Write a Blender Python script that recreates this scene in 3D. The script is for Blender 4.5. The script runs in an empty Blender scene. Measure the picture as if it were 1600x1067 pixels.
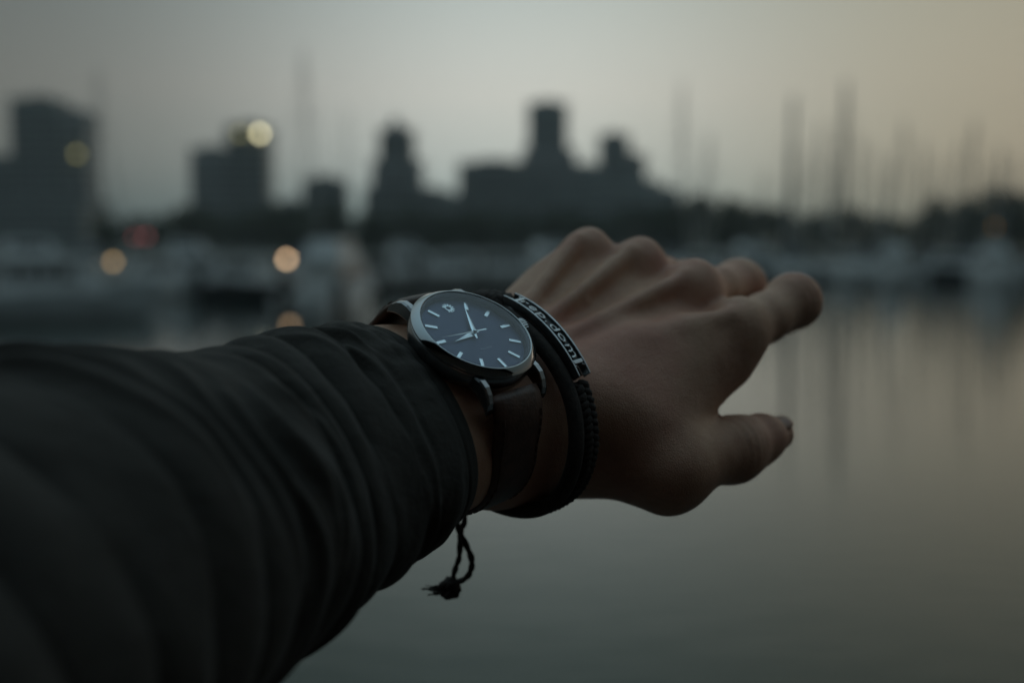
import bpy, bmesh, math, random
import numpy as np
from mathutils import Vector, Matrix

random.seed(7)
RNG = np.random.default_rng(7)
sc = bpy.context.scene
COL = sc.collection
R = math.radians

# ------------------------------------------------------------------ camera
FPX, CX, CY, HOR = 1778.0, 800.0, 533.5, 385.0      # focal length, centre and horizon in photo pixels
CAM_Z = 3.2                                          # eye height above the water
PITCH = math.atan((CY - HOR) / FPX)
cam_d = bpy.data.cameras.new('camera')
cam_d.sensor_width = 36.0
cam_d.lens = 36.0 * FPX / 1600.0
cam_d.clip_start = 0.02
cam_d.clip_end = 9000
cam_d.dof.use_dof = True
cam_d.dof.focus_distance = 0.342
cam_d.dof.aperture_fstop = 5.2
cam = bpy.data.objects.new('camera', cam_d)
COL.objects.link(cam)
cam.location = (0, 0, CAM_Z)
cam.rotation_euler = (math.pi / 2 - PITCH, 0, 0)
sc.camera = cam
CR = np.array([1, 0, 0.]); CU = np.array([0, math.sin(PITCH), math.cos(PITCH)])
CF = np.array([0, math.cos(PITCH), -math.sin(PITCH)]); CO = np.array([0, 0, CAM_Z])

# ------------------------------------------------------------------ world, sun, exposure
world = bpy.data.worlds.new('World'); sc.world = world
world.use_nodes = True
wn = world.node_tree.nodes; wl = world.node_tree.links
wn.clear()
SUN_AZ, SUN_EL = R(42), R(0.5)                       # sun just gone, to the right of the view
sky = wn.new('ShaderNodeTexSky'); sky.sky_type = 'NISHITA'; sky.sun_disc = False
sky.sun_elevation = SUN_EL; sky.sun_rotation = SUN_AZ
sky.air_density = 1.2; sky.dust_density = 3.0; sky.ozone_density = 1.5; sky.altitude = 0
hsv = wn.new('ShaderNodeHueSaturation'); hsv.inputs['Saturation'].default_value = 1.0
# thin dusk veil: grey-blue band on the horizon, pale glow above it, blue towards the zenith, fading away from the sunset side
def wmath(op, a, b_=None):
    n = wn.new('ShaderNodeMath'); n.operation = op
    for i, q in enumerate((a, b_)):
        if q is None: continue
        if isinstance(q, (int, float)): n.inputs[i].default_value = q
        else: wl.new(q, n.inputs[i])
    return n.outputs[0]
tc = wn.new('ShaderNodeTexCoord'); sep = wn.new('ShaderNodeSeparateXYZ')
ramp = wn.new('ShaderNodeValToRGB')
bg = wn.new('ShaderNodeBackground'); out = wn.new('ShaderNodeOutputWorld')
bg.inputs['Strength'].default_value = 0.135
cr = ramp.color_ramp
cr.elements[0].position = 0.0; cr.elements[0].color = (1.30, 1.85, 1.92, 1)
cr.elements[1].position = 1.0; cr.elements[1].color = (9.4, 14.4, 16.8, 1)
for p, c in ((0.03, (2.1, 2.70, 2.60, 1)), (0.075, (3.1, 3.4, 3.2, 1)), (0.13, (3.7, 3.75, 3.45, 1)), (0.22, (2.9, 3.25, 3.1, 1)), (0.38, (2.6, 3.4, 3.2, 1)), (0.65, (7.8, 10.2, 11.0, 1))):
    e = cr.elements.new(p); e.color = c
def lobe(az, el, power, gain, base):
    d = wn.new('ShaderNodeVectorMath'); d.operation = 'DOT_PRODUCT'
    d.inputs[1].default_value = (math.sin(R(az)) * math.cos(R(el)), math.cos(R(az)) * math.cos(R(el)), math.sin(R(el)))
    wl.new(tc.outputs['Generated'], d.inputs[0])
    return wmath('MULTIPLY', wmath('POWER', wmath('MAXIMUM', d.outputs['Value'], 0.0), power), gain), d.outputs['Value']
g1, _ = lobe(0, 8, 34.0, .95, 0)
_, dv = lobe(-4, 35, 1.0, 1.0, 0)
broad = wmath('POWER', wmath('ADD', wmath('MULTIPLY', dv, .5), .5), 1.3)      # the sky is darker away from the sunset
fall = wmath('ADD', wmath('MULTIPLY', broad, .34), g1)
g2, _ = lobe(23, 9, 30.0, .98, 0)                     # peach glow where the sun went down
vs_ = wn.new('ShaderNodeVectorMath'); vs_.operation = 'SCALE'
pe = wn.new('ShaderNodeVectorMath'); pe.operation = 'SCALE'; pe.inputs[0].default_value = (1.62, 1.40, .84)
add = wn.new('ShaderNodeVectorMath'); add.operation = 'ADD'; add2 = wn.new('ShaderNodeVectorMath'); add2.operation = 'ADD'
sk = wn.new('ShaderNodeVectorMath'); sk.operation = 'SCALE'; sk.inputs['Scale'].default_value = 0.24
wl.new(tc.outputs['Generated'], sep.inputs[0]); wl.new(sep.outputs['Z'], ramp.inputs[0])
wl.new(ramp.outputs[0], vs_.inputs[0]); wl.new(fall, vs_.inputs['Scale']); wl.new(g2, pe.inputs['Scale'])
wl.new(sky.outputs[0], hsv.inputs['Color']); wl.new(hsv.outputs[0], sk.inputs[0])
wl.new(sk.outputs[0], add.inputs[0]); wl.new(vs_.outputs[0], add.inputs[1])
wl.new(add.outputs[0], add2.inputs[0]); wl.new(pe.outputs[0], add2.inputs[1])
wl.new(add2.outputs[0], bg.inputs[0]); wl.new(bg.outputs[0], out.inputs[0])

sun_d = bpy.data.lights.new('sun', 'SUN'); sun_d.energy = 0.05; sun_d.angle = R(20); sun_d.color = (1, 0.8, 0.6)
sun = bpy.data.objects.new('sun', sun_d); COL.objects.link(sun)
sd = Vector((math.sin(SUN_AZ) * math.cos(SUN_EL), math.cos(SUN_AZ) * math.cos(SUN_EL), math.sin(R(6))))
sun.rotation_euler = sd.to_track_quat('Z', 'Y').to_euler()

vs = sc.view_settings
vs.view_transform = 'Standard'; vs.look = 'None'; vs.exposure = 0.0; vs.gamma = 1.0
vs.use_curve_mapping = False
sc.cycles.adaptive_threshold = 0.006
sc.cycles.max_bounces = 8

# ------------------------------------------------------------------ helpers
def px(x, y, d):
    """a point at photo pixel (x, y), d metres along the optical axis, in camera axes (right, up, forward)"""
    return np.array([(x - CX) / FPX * d, -(y - CY) / FPX * d, d])

def w2(p):
    """camera axes -> world"""
    p = np.asarray(p, float)
    return CO + p[..., 0:1] * CR + p[..., 1:2] * CU + p[..., 2:3] * CF

def wd(v):
    v = np.asarray(v, float)
    return v[..., 0:1] * CR + v[..., 1:2] * CU + v[..., 2:3] * CF

def at(x, y, Y):
    """world point at photo pixel (x, y) and world distance Y"""
    r = CR * (x - CX) / FPX - CU * (y - CY) / FPX + CF
    return CO + r * (Y / r[1])

def nrm(v):
    v = np.asarray(v, float); return v / np.linalg.norm(v)

def tag(o, label=None, cat=None, group=None, kind=None):
    if label: o['label'] = label
    if cat: o['category'] = cat
    if group: o['group'] = group
    if kind: o['kind'] = kind
    return o

def mesh_obj(name, verts, faces, m=None, parent=None, smooth=False, fix=False):
    me = bpy.data.meshes.new(name)
    me.from_pydata([tuple(v) for v in verts], [], [tuple(f) for f in faces])
    if fix:
        bm = bmesh.new(); bm.from_mesh(me); bmesh.ops.recalc_face_normals(bm, faces=bm.faces); bm.to_mesh(me); bm.free()
    if smooth: me.polygons.foreach_set('use_smooth', [True] * len(me.polygons))
    me.update()
    o = bpy.data.objects.new(name, me); COL.objects.link(o)
    if m: me.materials.append(m)
    if parent: o.parent = parent
    return o

def empty(name, loc=(0, 0, 0), rz=0.0):
    o = bpy.data.objects.new(name, None); COL.objects.link(o)
    o.location = loc; o.rotation_euler = (0, 0, rz); o.empty_display_size = 0.2
    return o

class MB:
    """collects shapes for one mesh"""
    def __init__(s): s.v = []; s.f = []
    def add(s, v, f):
        n = len(s.v); s.v += [tuple(map(float, p)) for p in v]; s.f += [tuple(i + n for i in q) for q in f]; return s
    def box(s, x0, x1, y0, y1, z0, z1):
        v = [(x, y, z) for z in (z0, z1) for y in (y0, y1) for x in (x0, x1)]
        return s.add(v, [(0, 2, 3, 1), (4, 5, 7, 6), (0, 1, 5, 4), (2, 6, 7, 3), (0, 4, 6, 2), (1, 3, 7, 5)])
    def tube(s, pts, rad, n=8, cap=True):
        pts = [np.array(p, float) for p in pts]
        rad = [rad] * len(pts) if np.isscalar(rad) else rad
        up = None; rings = []
        for i, p in enumerate(pts):
            d = nrm(pts[min(i + 1, len(pts) - 1)] - pts[max(i - 1, 0)])
            if up is None:
                up = np.array([0, 0, 1.]) if abs(d[2]) < 0.9 else np.array([1., 0, 0])
            a = nrm(np.cross(d, up)); b = np.cross(a, d); up = b
            rings.append([p + rad[i] * (math.cos(t) * a + math.sin(t) * b) for t in np.arange(n) * 2 * math.pi / n])
        v = [q for r_ in rings for q in r_]; f = []
        for i in range(len(pts) - 1):
            for j in range(n):
                k = (j + 1) % n; f.append((i * n + j, i * n + k, (i + 1) * n + k, (i + 1) * n + j))
        if cap: f += [tuple(range(n))[::-1], tuple(range((len(pts) - 1) * n, len(pts) * n))]
        return s.add(v, f)
    def lathe(s, prof, n=64, closed=False):
        v = []; f = []; m = len(prof)
        for j in range(n):
            t = 2 * math.pi * j / n
            v += [(r_ * math.cos(t), r_ * math.sin(t), z) for r_, z in prof]
        for j in range(n):
            k = (j + 1) % n
            for i in range(m if closed else m - 1):
                i2 = (i + 1) % m
                f.append((j * m + i, k * m + i, k * m + i2, j * m + i2))
        return s.add(v, f)
    def build(s, name, m=None, parent=None, smooth=False, fix=True):
        return mesh_obj(name, s.v, s.f, m, parent, smooth, fix)

def copy_tree(o, parent=None):
    c = o.copy(); COL.objects.link(c)
    if parent: c.parent = parent
    for ch in o.children: copy_tree(ch, c)
    return c

def mat(name, col, rough=0.5, metal=0.0, var=0.0, vscale=5.0, bump=0.0, bscale=50.0, bdist=0.001, col2=None, coord='Object', **kw):
    m = bpy.data.materials.new(name); m.use_nodes = True
    nt = m.node_tree; b = nt.nodes['Principled BSDF']
    b.inputs['Base Color'].default_value = (*col, 1); b.inputs['Roughness'].default_value = rough; b.inputs['Metallic'].default_value = metal
    for k, v in kw.items(): b.inputs[k].default_value = v
    t = nt.nodes.new('ShaderNodeTexCoord')
    if var or col2:
        n = nt.nodes.new('ShaderNodeTexNoise'); n.inputs['Scale'].default_value = vscale; n.inputs['Detail'].default_value = 5
        nt.links.new(t.outputs[coord], n.inputs['Vector'])
        r_ = nt.nodes.new('ShaderNodeValToRGB'); e = r_.color_ramp.elements
        c2 = col2 or tuple(c * (1 - var) for c in col)
        e[0].position = 0.3; e[0].color = (*c2, 1)
        e[1].position = 0.7; e[1].color = (*(col if col2 else tuple(c * (1 + var) for c in col)), 1)
        nt.links.new(n.outputs['Fac'], r_.inputs[0]); nt.links.new(r_.outputs[0], b.inputs['Base Color'])
    if bump:
        n = nt.nodes.new('ShaderNodeTexNoise'); n.inputs['Scale'].default_value = bscale; n.inputs['Detail'].default_value = 6
        nt.links.new(t.outputs[coord], n.inputs['Vector'])
        bp = nt.nodes.new('ShaderNodeBump'); bp.inputs['Strength'].default_value = bump; bp.inputs['Distance'].default_value = bdist
        nt.links.new(n.outputs['Fac'], bp.inputs['Height']); nt.links.new(bp.outputs[0], b.inputs['Normal'])
    return m

def emit(name, col, strength):
    m = bpy.data.materials.new(name); m.use_nodes = True
    b = m.node_tree.nodes['Principled BSDF']
    b.inputs['Base Color'].default_value = (*col, 1)
    b.inputs['Emission Color'].default_value = (*col, 1); b.inputs['Emission Strength'].default_value = strength
    return m

# ------------------------------------------------------------------ setting: water, shore, quay
M_water = bpy.data.materials.new('water'); M_water.use_nodes = True
nt = M_water.node_tree; b = nt.nodes['Principled BSDF']
b.inputs['Base Color'].default_value = (0.010, 0.021, 0.017, 1); b.inputs['Roughness'].default_value = 0.035; b.inputs['IOR'].default_value = 1.40
t = nt.nodes.new('ShaderNodeTexCoord'); mp = nt.nodes.new('ShaderNodeMapping'); mp.inputs['Scale'].default_value = (1.3, 3.6, 1)
n1 = nt.nodes.new('ShaderNodeTexNoise'); n1.inputs['Scale'].default_value = 1.0; n1.inputs['Detail'].default_value = 3
bp = nt.nodes.new('ShaderNodeBump'); bp.inputs['Strength'].default_value = 1.0; bp.inputs['Distance'].default_value = 0.010
nt.links.new(t.outputs['Object'], mp.inputs[0]); nt.links.new(mp.outputs[0], n1.inputs['Vector'])
nt.links.new(n1.outputs['Fac'], bp.inputs['Height']); nt.links.new(bp.outputs[0], b.inputs['Normal'])
o = mesh_obj('water', [(-3000, -200, 0), (3000, -200, 0), (3000, 4000, 0), (-3000, 4000, 0)], [(0, 1, 2, 3)], M_water)
tag(o, 'calm grey-green harbour water mirroring the dusk sky', kind='structure')

M_land = mat('land', (0.05, 0.055, 0.04), 0.9, var=0.4, vscale=0.05)
M_wall = mat('seawall_stone', (0.16, 0.16, 0.15), 0.9, var=0.3, vscale=0.5, bump=0.5, bscale=2, bdist=0.1)
o = MB().box(-2500, 2500, 136, 3500, -3, 1.5).build('shore', M_land)
tag(o, 'low dark far shore behind the marina', kind='structure')
o = MB().box(-600, 600, 135, 135.997, -3, 1.9).build('seawall', M_wall)
tag(o, 'grey stone seawall along the far shore', kind='structure')
M_conc = mat('wet_asphalt', (0.045, 0.045, 0.043), 0.85, var=0.25, vscale=0.6, bump=0.3, bscale=6, bdist=0.02)
o = MB().box(-60, 60, -60, 1.6, -3, 1.55).build('quay', M_conc)
tag(o, 'concrete quay the photographer stands on', kind='structure')

# added shed out of view behind the photographer, blocks light to darken the hand
M_blocker = mat('blocker_dark', (0.022, 0.020, 0.018), 0.8, var=0.3, vscale=3)
sh = empty('light_blocker', (0, -1.3, 1.55)); tag(sh, 'added dark shed, unseen behind the photographer, that blocks light from the hand', 'light_blocker')
MB().box(-14, 14, -6, 0, 0, 3.6).build('wall', M_blocker, sh)  # this wall and the roof belong to the added, unseen light blocker
mesh_obj('roof', [(-14.6, .7, 3.5), (14.6, .7, 3.5), (14.6, -3, 5.0), (-14.6, -3, 5.0), (-14.6, -6.7, 3.5), (14.6, -6.7, 3.5), (-14.6, .7, 3.65), (14.6, .7, 3.65), (14.6, -3, 5.15), (-14.6, -3, 5.15), (-14.6, -6.7, 3.65), (14.6, -6.7, 3.65)],
         [(0, 3, 2, 1), (3, 4, 5, 2), (6, 7, 8, 9), (9, 8, 11, 10), (0, 1, 7, 6), (4, 10, 11, 5), (0, 6, 9, 3), (3, 9, 10, 4), (1, 2, 8, 7), (2, 5, 11, 8)], M_blocker, sh, False, True)
for x in (-7, 0, 7): MB().box(x - 1.4, x + 1.4, .003, .06, .02, 3.2).build('blocker_door', mat('blocker_door_boards', (0.035, 0.028, 0.022), 0.8), sh)

# ------------------------------------------------------------------ buildings
M_bld = [mat('wall_dark_grey', (0.20, 0.23, 0.225), 0.7, var=0.2, vscale=0.05),
         mat('wall_teal_grey', (0.30, 0.36, 0.36), 0.6, var=0.2, vscale=0.05),
         mat('wall_pale_grey', (0.38, 0.40, 0.41), 0.7, var=0.2, vscale=0.05)]
M_pane = mat('window_glass', (0.02, 0.028, 0.032), 0.12, 0.0)
M_roof = mat('roof_grey', (0.12, 0.13, 0.13), 0.9)
M_slab = mat('slab_grey', (0.30, 0.32, 0.32), 0.8)

def building(label, blocks, Y, mi, cat='building', lit=(), cone=None):
    """blocks: (px_left, px_right, py_top, extra_depth)"""
    c = at((blocks[0][0] + blocks[0][1]) / 2, HOR, Y)
    root = empty('tower_block' if cat == 'tower' else 'building', (c[0], Y, 1.5))
    tag(root, label, cat, 'buildings on the far skyline')
    for bi, (x0, x1, ty, dz) in enumerate(blocks):
        a = at(x0, ty, Y + dz); b_ = at(x1, ty, Y + dz)
        xa, xb, zt = a[0] - c[0], b_[0] - c[0], a[2] - 1.5
        dep = max(14, (xb - xa) * 0.7)
        wallo = MB().box(xa, xb, dz, dz + dep, 0, zt).build('wall', M_bld[mi if bi != 1 else 2], root)
        MB().box(xa - .3, xb + .3, dz - .3, dz + dep + .3, zt + .003, zt + 1.0).build('roof', M_roof, root)
        pm = MB(); sl = MB(); z = 4.0
        while z < zt - 2.5:
            sl.box(xa - .25, xb + .25, dz - .5, dz - .003, z - 1.0, z - .75)
            n = max(2, int((xb - xa) / 3.2)); w = (xb - xa) / n
            for i in range(n):
                pm.box(xa + i * w + .5, xa + (i + 1) * w - .5, dz - .08, dz - .005, z, z + 1.7)
            n2 = int(dep / 3.2); w2_ = dep / n2
            for i in range(n2):
                for xs in (xa - .08, xb + .005):
                    pm.box(xs, xs + .075, dz + i * w2_ + .5, dz + (i + 1) * w2_ - .5, z, z + 1.7)
            z += 3.3
        tag(pm.build('window_panes', M_pane, wallo), kind='stuff')
        tag(sl.build('floor_slabs', M_slab, wallo), kind='stuff')
        m = (xa + xb) / 2; q = (xb - xa) * .22
        MB().box(m - q, m + q, dz + dep * .3, dz + dep * .7, zt + 1.003, zt + 2.6).build('plant_room', M_bld[mi], root)
    if cone:
        xp, y0, y1, hw = cone
        a = at(xp, y0, Y + 6); b_ = at(xp, y1, Y + 6); w = hw / FPX * Y
        MB().lathe([(w, a[2] - 1.5), (w * .55, (a[2] * .5 + b_[2] * .5) - 1.5), (0.15, b_[2] - 1.5)], 10).build('spire', M_roof, root).location = (a[0] - c[0], 12, 0)
    for (lx, ly, col, st, r_, nm) in lit:
        p = at(lx, ly, Y - 1.0)
        lo = MB().lathe([(0.01, -r_), (r_ * .7, -r_ * .7), (r_, 0), (r_ * .7, r_ * .7), (0.01, r_)], 10).build(nm, emit('lit_' + nm, col, st), root, True)
        lo.location = (p[0] - c[0], p[1] - Y, p[2] - 1.5)
        MB().tube([(0, 0, 0), (0, 1.2 if nm == 'lit_window' else 2.0, -r_ * .5)], .12, 6).build('lamp_bracket', M_roof, root).location = lo.location
    return root

building('twin-topped dark tower block at the left edge of the skyline', [(14, 86, 158, 0), (82, 134, 178, 4), (-48, 16, 250, 6), (-60, 128, 316, -14)], 430, 0, 'tower',
         lit=[(120, 241, (0.75, 0.66, 0.25), 1.2, 1.1, 'lit_window')])
building('slab tower with a bright yellow roof light and lower wing', [(352, 416, 200, 0), (296, 353, 236, 3)], 440, 0, 'tower',
         lit=[(406, 209, (1.0, 0.9, 0.55), 5.6, 1.25, 'roof_light'), (375, 209, (0.8, 0.72, 0.3), 1.0, 1.1, 'roof_light')])
building('small low block between the lit slab and the pointed tower', [(472, 536, 284, 0)], 400, 0)
building('pointed tower with stepped shoulders left of the skyline centre', [(591, 645, 206, 0), (580, 658, 254, -5), (568, 684, 296, -10)], 450, 0, 'tower', cone=(616, 208, 178, 20))
building('broad mid-rise block left of the tallest central tower', [(716, 826, 256, 0)], 470, 0)
building('tallest central tower with a narrow top above the knuckles', [(825, 887, 164, 0), (816, 900, 236, -4), (806, 920, 290, -8)], 490, 1, 'tower')
building('stepped tower just right of the tallest central tower', [(938, 984, 214, 0), (980, 1010, 246, 3), (925, 1030, 284, -5)], 480, 1, 'tower')
building('plain block right behind the tallest central tower', [(884, 948, 262, 0)], 520, 1)
building('low block between the pointed tower and the broad mid-rise', [(664, 722, 306, 0)], 500, 2)
building('low pale block between the lit slab and the small block', [(428, 474, 318, 0)], 480, 2)
building('low pale terrace at the right end of the skyline', [(1020, 1062, 300, 0)], 420, 2)

# ------------------------------------------------------------------ trees
M_leaf = [mat('leaf_dark', (0.05, 0.075, 0.032), 0.7, var=0.5, vscale=0.6), mat('leaf_olive', (0.065, 0.08, 0.04), 0.7, var=0.5, vscale=0.6)]
M_bark = mat('bark', (0.06, 0.045, 0.035), 0.9)

def tree_proto(seed, mi):
    rg = np.random.default_rng(seed)
    root = empty('tree')
    t = MB(); t.tube([(0, 0, 0), (.02, .01, .18), (0, .02, .38), (.02, 0, .6)], [.035, .026, .02, .008], 7)
    for k in range(5):
        a = k * 1.3 + rg.random(); z = .25 + .06 * k
        t.tube([(0, 0, z), (.12 * math.cos(a), .12 * math.sin(a), z + .12), (.24 * math.cos(a), .24 * math.sin(a), z + .2)], [.014, .01, .004], 5)
    t.build('trunk', M_bark, root)
    v = []; f = []
    for k in range(40):
        a = rg.random() * 6.28; rr = .30 * math.sqrt(rg.random()); zz = .16 + .72 * rg.random()
        rr *= (1.15 - abs(zz - .50) * 1.1)
        c = np.array([rr * math.cos(a), rr * math.sin(a), zz]); cr_ = .09 + .06 * rg.random()
        for q in range(70):
            d = nrm(rg.normal(size=3)); p = c + d * cr_ * rg.random() ** .4
            u = nrm(np.cross(d, rg.normal(size=3))); w = np.cross(d + .6 * rg.normal(size=3), u); w = nrm(w); s = .016 + .016 * rg.random()
            n = len(v); v += [p - u * s, p + w * s * .6, p + u * s, p - w * s * .6]; f.append((n, n + 1, n + 2, n + 3))
    mesh_obj('crown', v, f, M_leaf[mi], root)
    return root

protos = [tree_proto(11, 0), tree_proto(12, 1), tree_proto(13, 0)]
used = [False] * 3
def tree(x, ty, Y, label, k, wide=1.0):
    k %= 3
    o = protos[k] if not used[k] else copy_tree(protos[k])
    used[k] = True
    p = at(x, ty, Y); h = (p[2] - 1.5) / 0.93
    o.location = (p[0], Y, 1.5); o.scale = (h * wide, h * wide, h); o.rotation_euler.z = random.random() * 6
    tag(o, label, 'tree', 'trees along the far shore')
    return o

place = [(168, 334, 'at the right foot of the left-edge tower'), (206, 338, 'right behind the pair of red lights'), (238, 332, 'just right of the red lights'),
         (268, 328, 'left of the pale wing of the lit slab tower'), (300, 322, 'under the pale wing of the lit slab tower'), (336, 330, 'under the left half of the lit slab tower'),
         (372, 326, 'under the middle of the lit slab tower'), (408, 330, 'under the roof light of the slab tower'), (446, 318, 'straight above the warm dock lamp'),
         (482, 314, 'in front of the small low block'), (520, 318, 'at the right end of the small low block'), (556, 330, 'left of the pointed tower'),
         (592, 326, 'under the left shoulder of the pointed tower'), (632, 330, 'under the right shoulder of the pointed tower'), (668, 326, 'right of the pointed tower'),
         (704, 330, 'at the left end of the broad mid-rise'), (742, 332, 'under the broad mid-rise'), (782, 326, 'under the right end of the broad mid-rise'),
         (826, 330, 'at the left foot of the tallest tower'), (870, 328, 'at the right foot of the tallest tower'), (914, 330, 'above the highest knuckle of the hand'),
         (956, 326, 'under the stepped tower'), (998, 322, 'above the second knuckle of the hand'), (1040, 318, 'at the low pale terrace')]
for i, (x, ty, wh) in enumerate(place):
    tree(x, ty, 165 + 22 * ((i * 7) % 4), 'dark leafy tree ' + wh, i, 1.15)
place = [(1082, 310, 'right of the low pale terrace'), (1122, 304, 'in the taller clump above the bent fingers, its left one'), (1160, 306, 'in the taller clump above the bent fingers, its right one'),
         (1200, 322, 'left of the first tall mast on the right'), (1246, 330, 'behind the first tall mast on the right'), (1290, 328, 'between the two tallest masts on the right'),
         (1334, 326, 'behind the tallest mast on the right'), (1378, 334, 'right of the tallest mast on the right'), (1420, 340, 'at the lowest dip of the right tree line'),
         (1458, 326, 'where the right tree line starts to rise'), (1492, 306, 'left one of the tall trees near the right edge'), (1530, 304, 'middle one of the tall trees near the right edge'),
         (1568, 298, 'tallest one near the right edge'), (1606, 296, 'cut by the right edge of the picture')]
for i, (x, ty, wh) in enumerate(place):
    tree(x, ty, 150 + 16 * ((i * 5) % 3), 'dark leafy tree ' + wh, i + 1, 1.25)

# ------------------------------------------------------------------ marina: docks, boats, lamps
M_hull = {'white': mat('hull_white', (0.86, 0.88, 0.88), 0.3, var=0.08, vscale=0.8), 'grey': mat('hull_grey', (0.52, 0.56, 0.57), 0.35, var=0.1, vscale=0.8),
          'blue': mat('hull_navy', (0.03, 0.05, 0.09), 0.3, var=0.1), 'cream': mat('hull_cream', (0.5, 0.46, 0.38), 0.35, var=0.1), 'black': mat('hull_dark', (0.025, 0.027, 0.03), 0.3, var=0.1)}
M_alu = mat('mast_aluminium', (0.13, 0.14, 0.14), 0.5, 0.2)
M_canvas = {'blue': mat('canvas_blue', (0.04, 0.07, 0.13), 0.9), 'tan': mat('canvas_tan', (0.25, 0.2, 0.14), 0.9), 'white': mat('canvas_white', (0.5, 0.5, 0.48), 0.9)}
M_bglass = mat('boat_glass', (0.015, 0.02, 0.022), 0.08)
M_deck = mat('boat_deck', (0.42, 0.42, 0.40), 0.6, var=0.1)
M_plank = mat('dock_wood', (0.10, 0.09, 0.075), 0.85, var=0.3, vscale=2)
M_pile = mat('pile_wood', (0.05, 0.045, 0.04), 0.9, var=0.3, vscale=2)

def hull_mesh(L, W, fb, fb_bow, sharp=1.6):
    ns, nr = 15, 9; v = []; f = []
    for i in range(ns):
        t = i / (ns - 1); x = (t - .5) * L
        w = W / 2 * (1 - max(0, (t - .35) / .65) ** sharp) * (0.82 + .18 * min(1, t / .3))
        w = max(w, .02); zt = fb + (fb_bow - fb) * t ** 2; zb = -.45 * (1 - t ** 3)
        for j in range(nr):
            a = (j / (nr - 1) - .5) * math.pi
            s = math.sin(a); c = math.cos(a)
            y = w * math.copysign(abs(s) ** .55, s); z = zt + (zb - zt) * c ** .8
            v.append((x + (.10 * L * t ** 3) * (z - zb) / (zt - zb + .01) * .6, y, z))
    for i in range(ns - 1):
        for j in range(nr - 1):
            a = i * nr + j; f.append((a, a + 1, a + nr + 1, a + nr))
    f.append(tuple(range(nr)))
    dv = []; 
    return v, f, [[v[i * nr], v[i * nr + nr - 1]] for i in range(ns)]

def boat_base(root, L, W, fb, fbb, hull):
    v, f, edge = hull_mesh(L, W, fb, fbb)
    h = mesh_obj('hull', v, f, M_hull[hull], root, True, True)
    dv = []; df = []
    for i, (a, b_) in enumerate(edge):
        dv += [(a[0], a[1], a[2] - .06), (b_[0], b_[1], b_[2] - .06)]
        if i: df.append((2 * i - 2, 2 * i - 1, 2 * i + 1, 2 * i))
    mesh_obj('deck', dv, df, M_deck, root, False, True)
    rl = MB()
    for s in (0, 1):
        rl.tube([(e[s][0], e[s][1] * .96, e[s][2] + .55) for e in edge[3:]], .022, 5)
        for e in edge[3::3]: rl.tube([(e[s][0], e[s][1] * .96, e[s][2] - .05), (e[s][0], e[s][1] * .96, e[s][2] + .55)], .02, 5)
    rl.build('guard_rail', M_alu, root)
    return edge

def cabin(root, x0, x1, w, z0, z1, rake, m, name='cabin'):
    t = .82
    v = [(x0, -w, z0), (x1 + rake, -w, z0), (x1 + rake, w, z0), (x0, w, z0), (x0 + .1, -w * t, z1), (x1, -w * t, z1), (x1, w * t, z1), (x0 + .1, w * t, z1)]
    c = mesh_obj(name, v, [(0, 3, 2, 1), (4, 5, 6, 7), (0, 1, 5, 4), (1, 2, 6, 5), (2, 3, 7, 6), (3, 0, 4, 7)], m, root, False, True)
    n = 4
    for s in (-1, 1):
        for i in range(n):
            a = x0 + .3 + (x1 - x0 - .4) * i / n; b_ = a + (x1 - x0 - .4) / n * .8
            ya, yb = [s * (w * (1 - (1 - t) * q) + .012) for q in (.42, .8)]
            za, zb = z0 + (z1 - z0) * .42, z0 + (z1 - z0) * .8
            mesh_obj('window', [(a, ya, za), (b_, ya, za), (b_, yb, zb), (a, yb, zb)], [(0, 1, 2, 3)], M_bglass, c)
    q0, q1 = .3, .85
    xs = [x1 + rake * (1 - q) + .015 for q in (q0, q1)]; ws = [w * (1 - (1 - t) * q) * .86 for q in (q0, q1)]; zs = [z0 + (z1 - z0) * q for q in (q0, q1)]
    mesh_obj('windscreen', [(xs[0], -ws[0], zs[0]), (xs[0], ws[0], zs[0]), (xs[1], ws[1], zs[1]), (xs[1], -ws[1], zs[1])], [(0, 1, 2, 3)], M_bglass, c)
    return c

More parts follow.
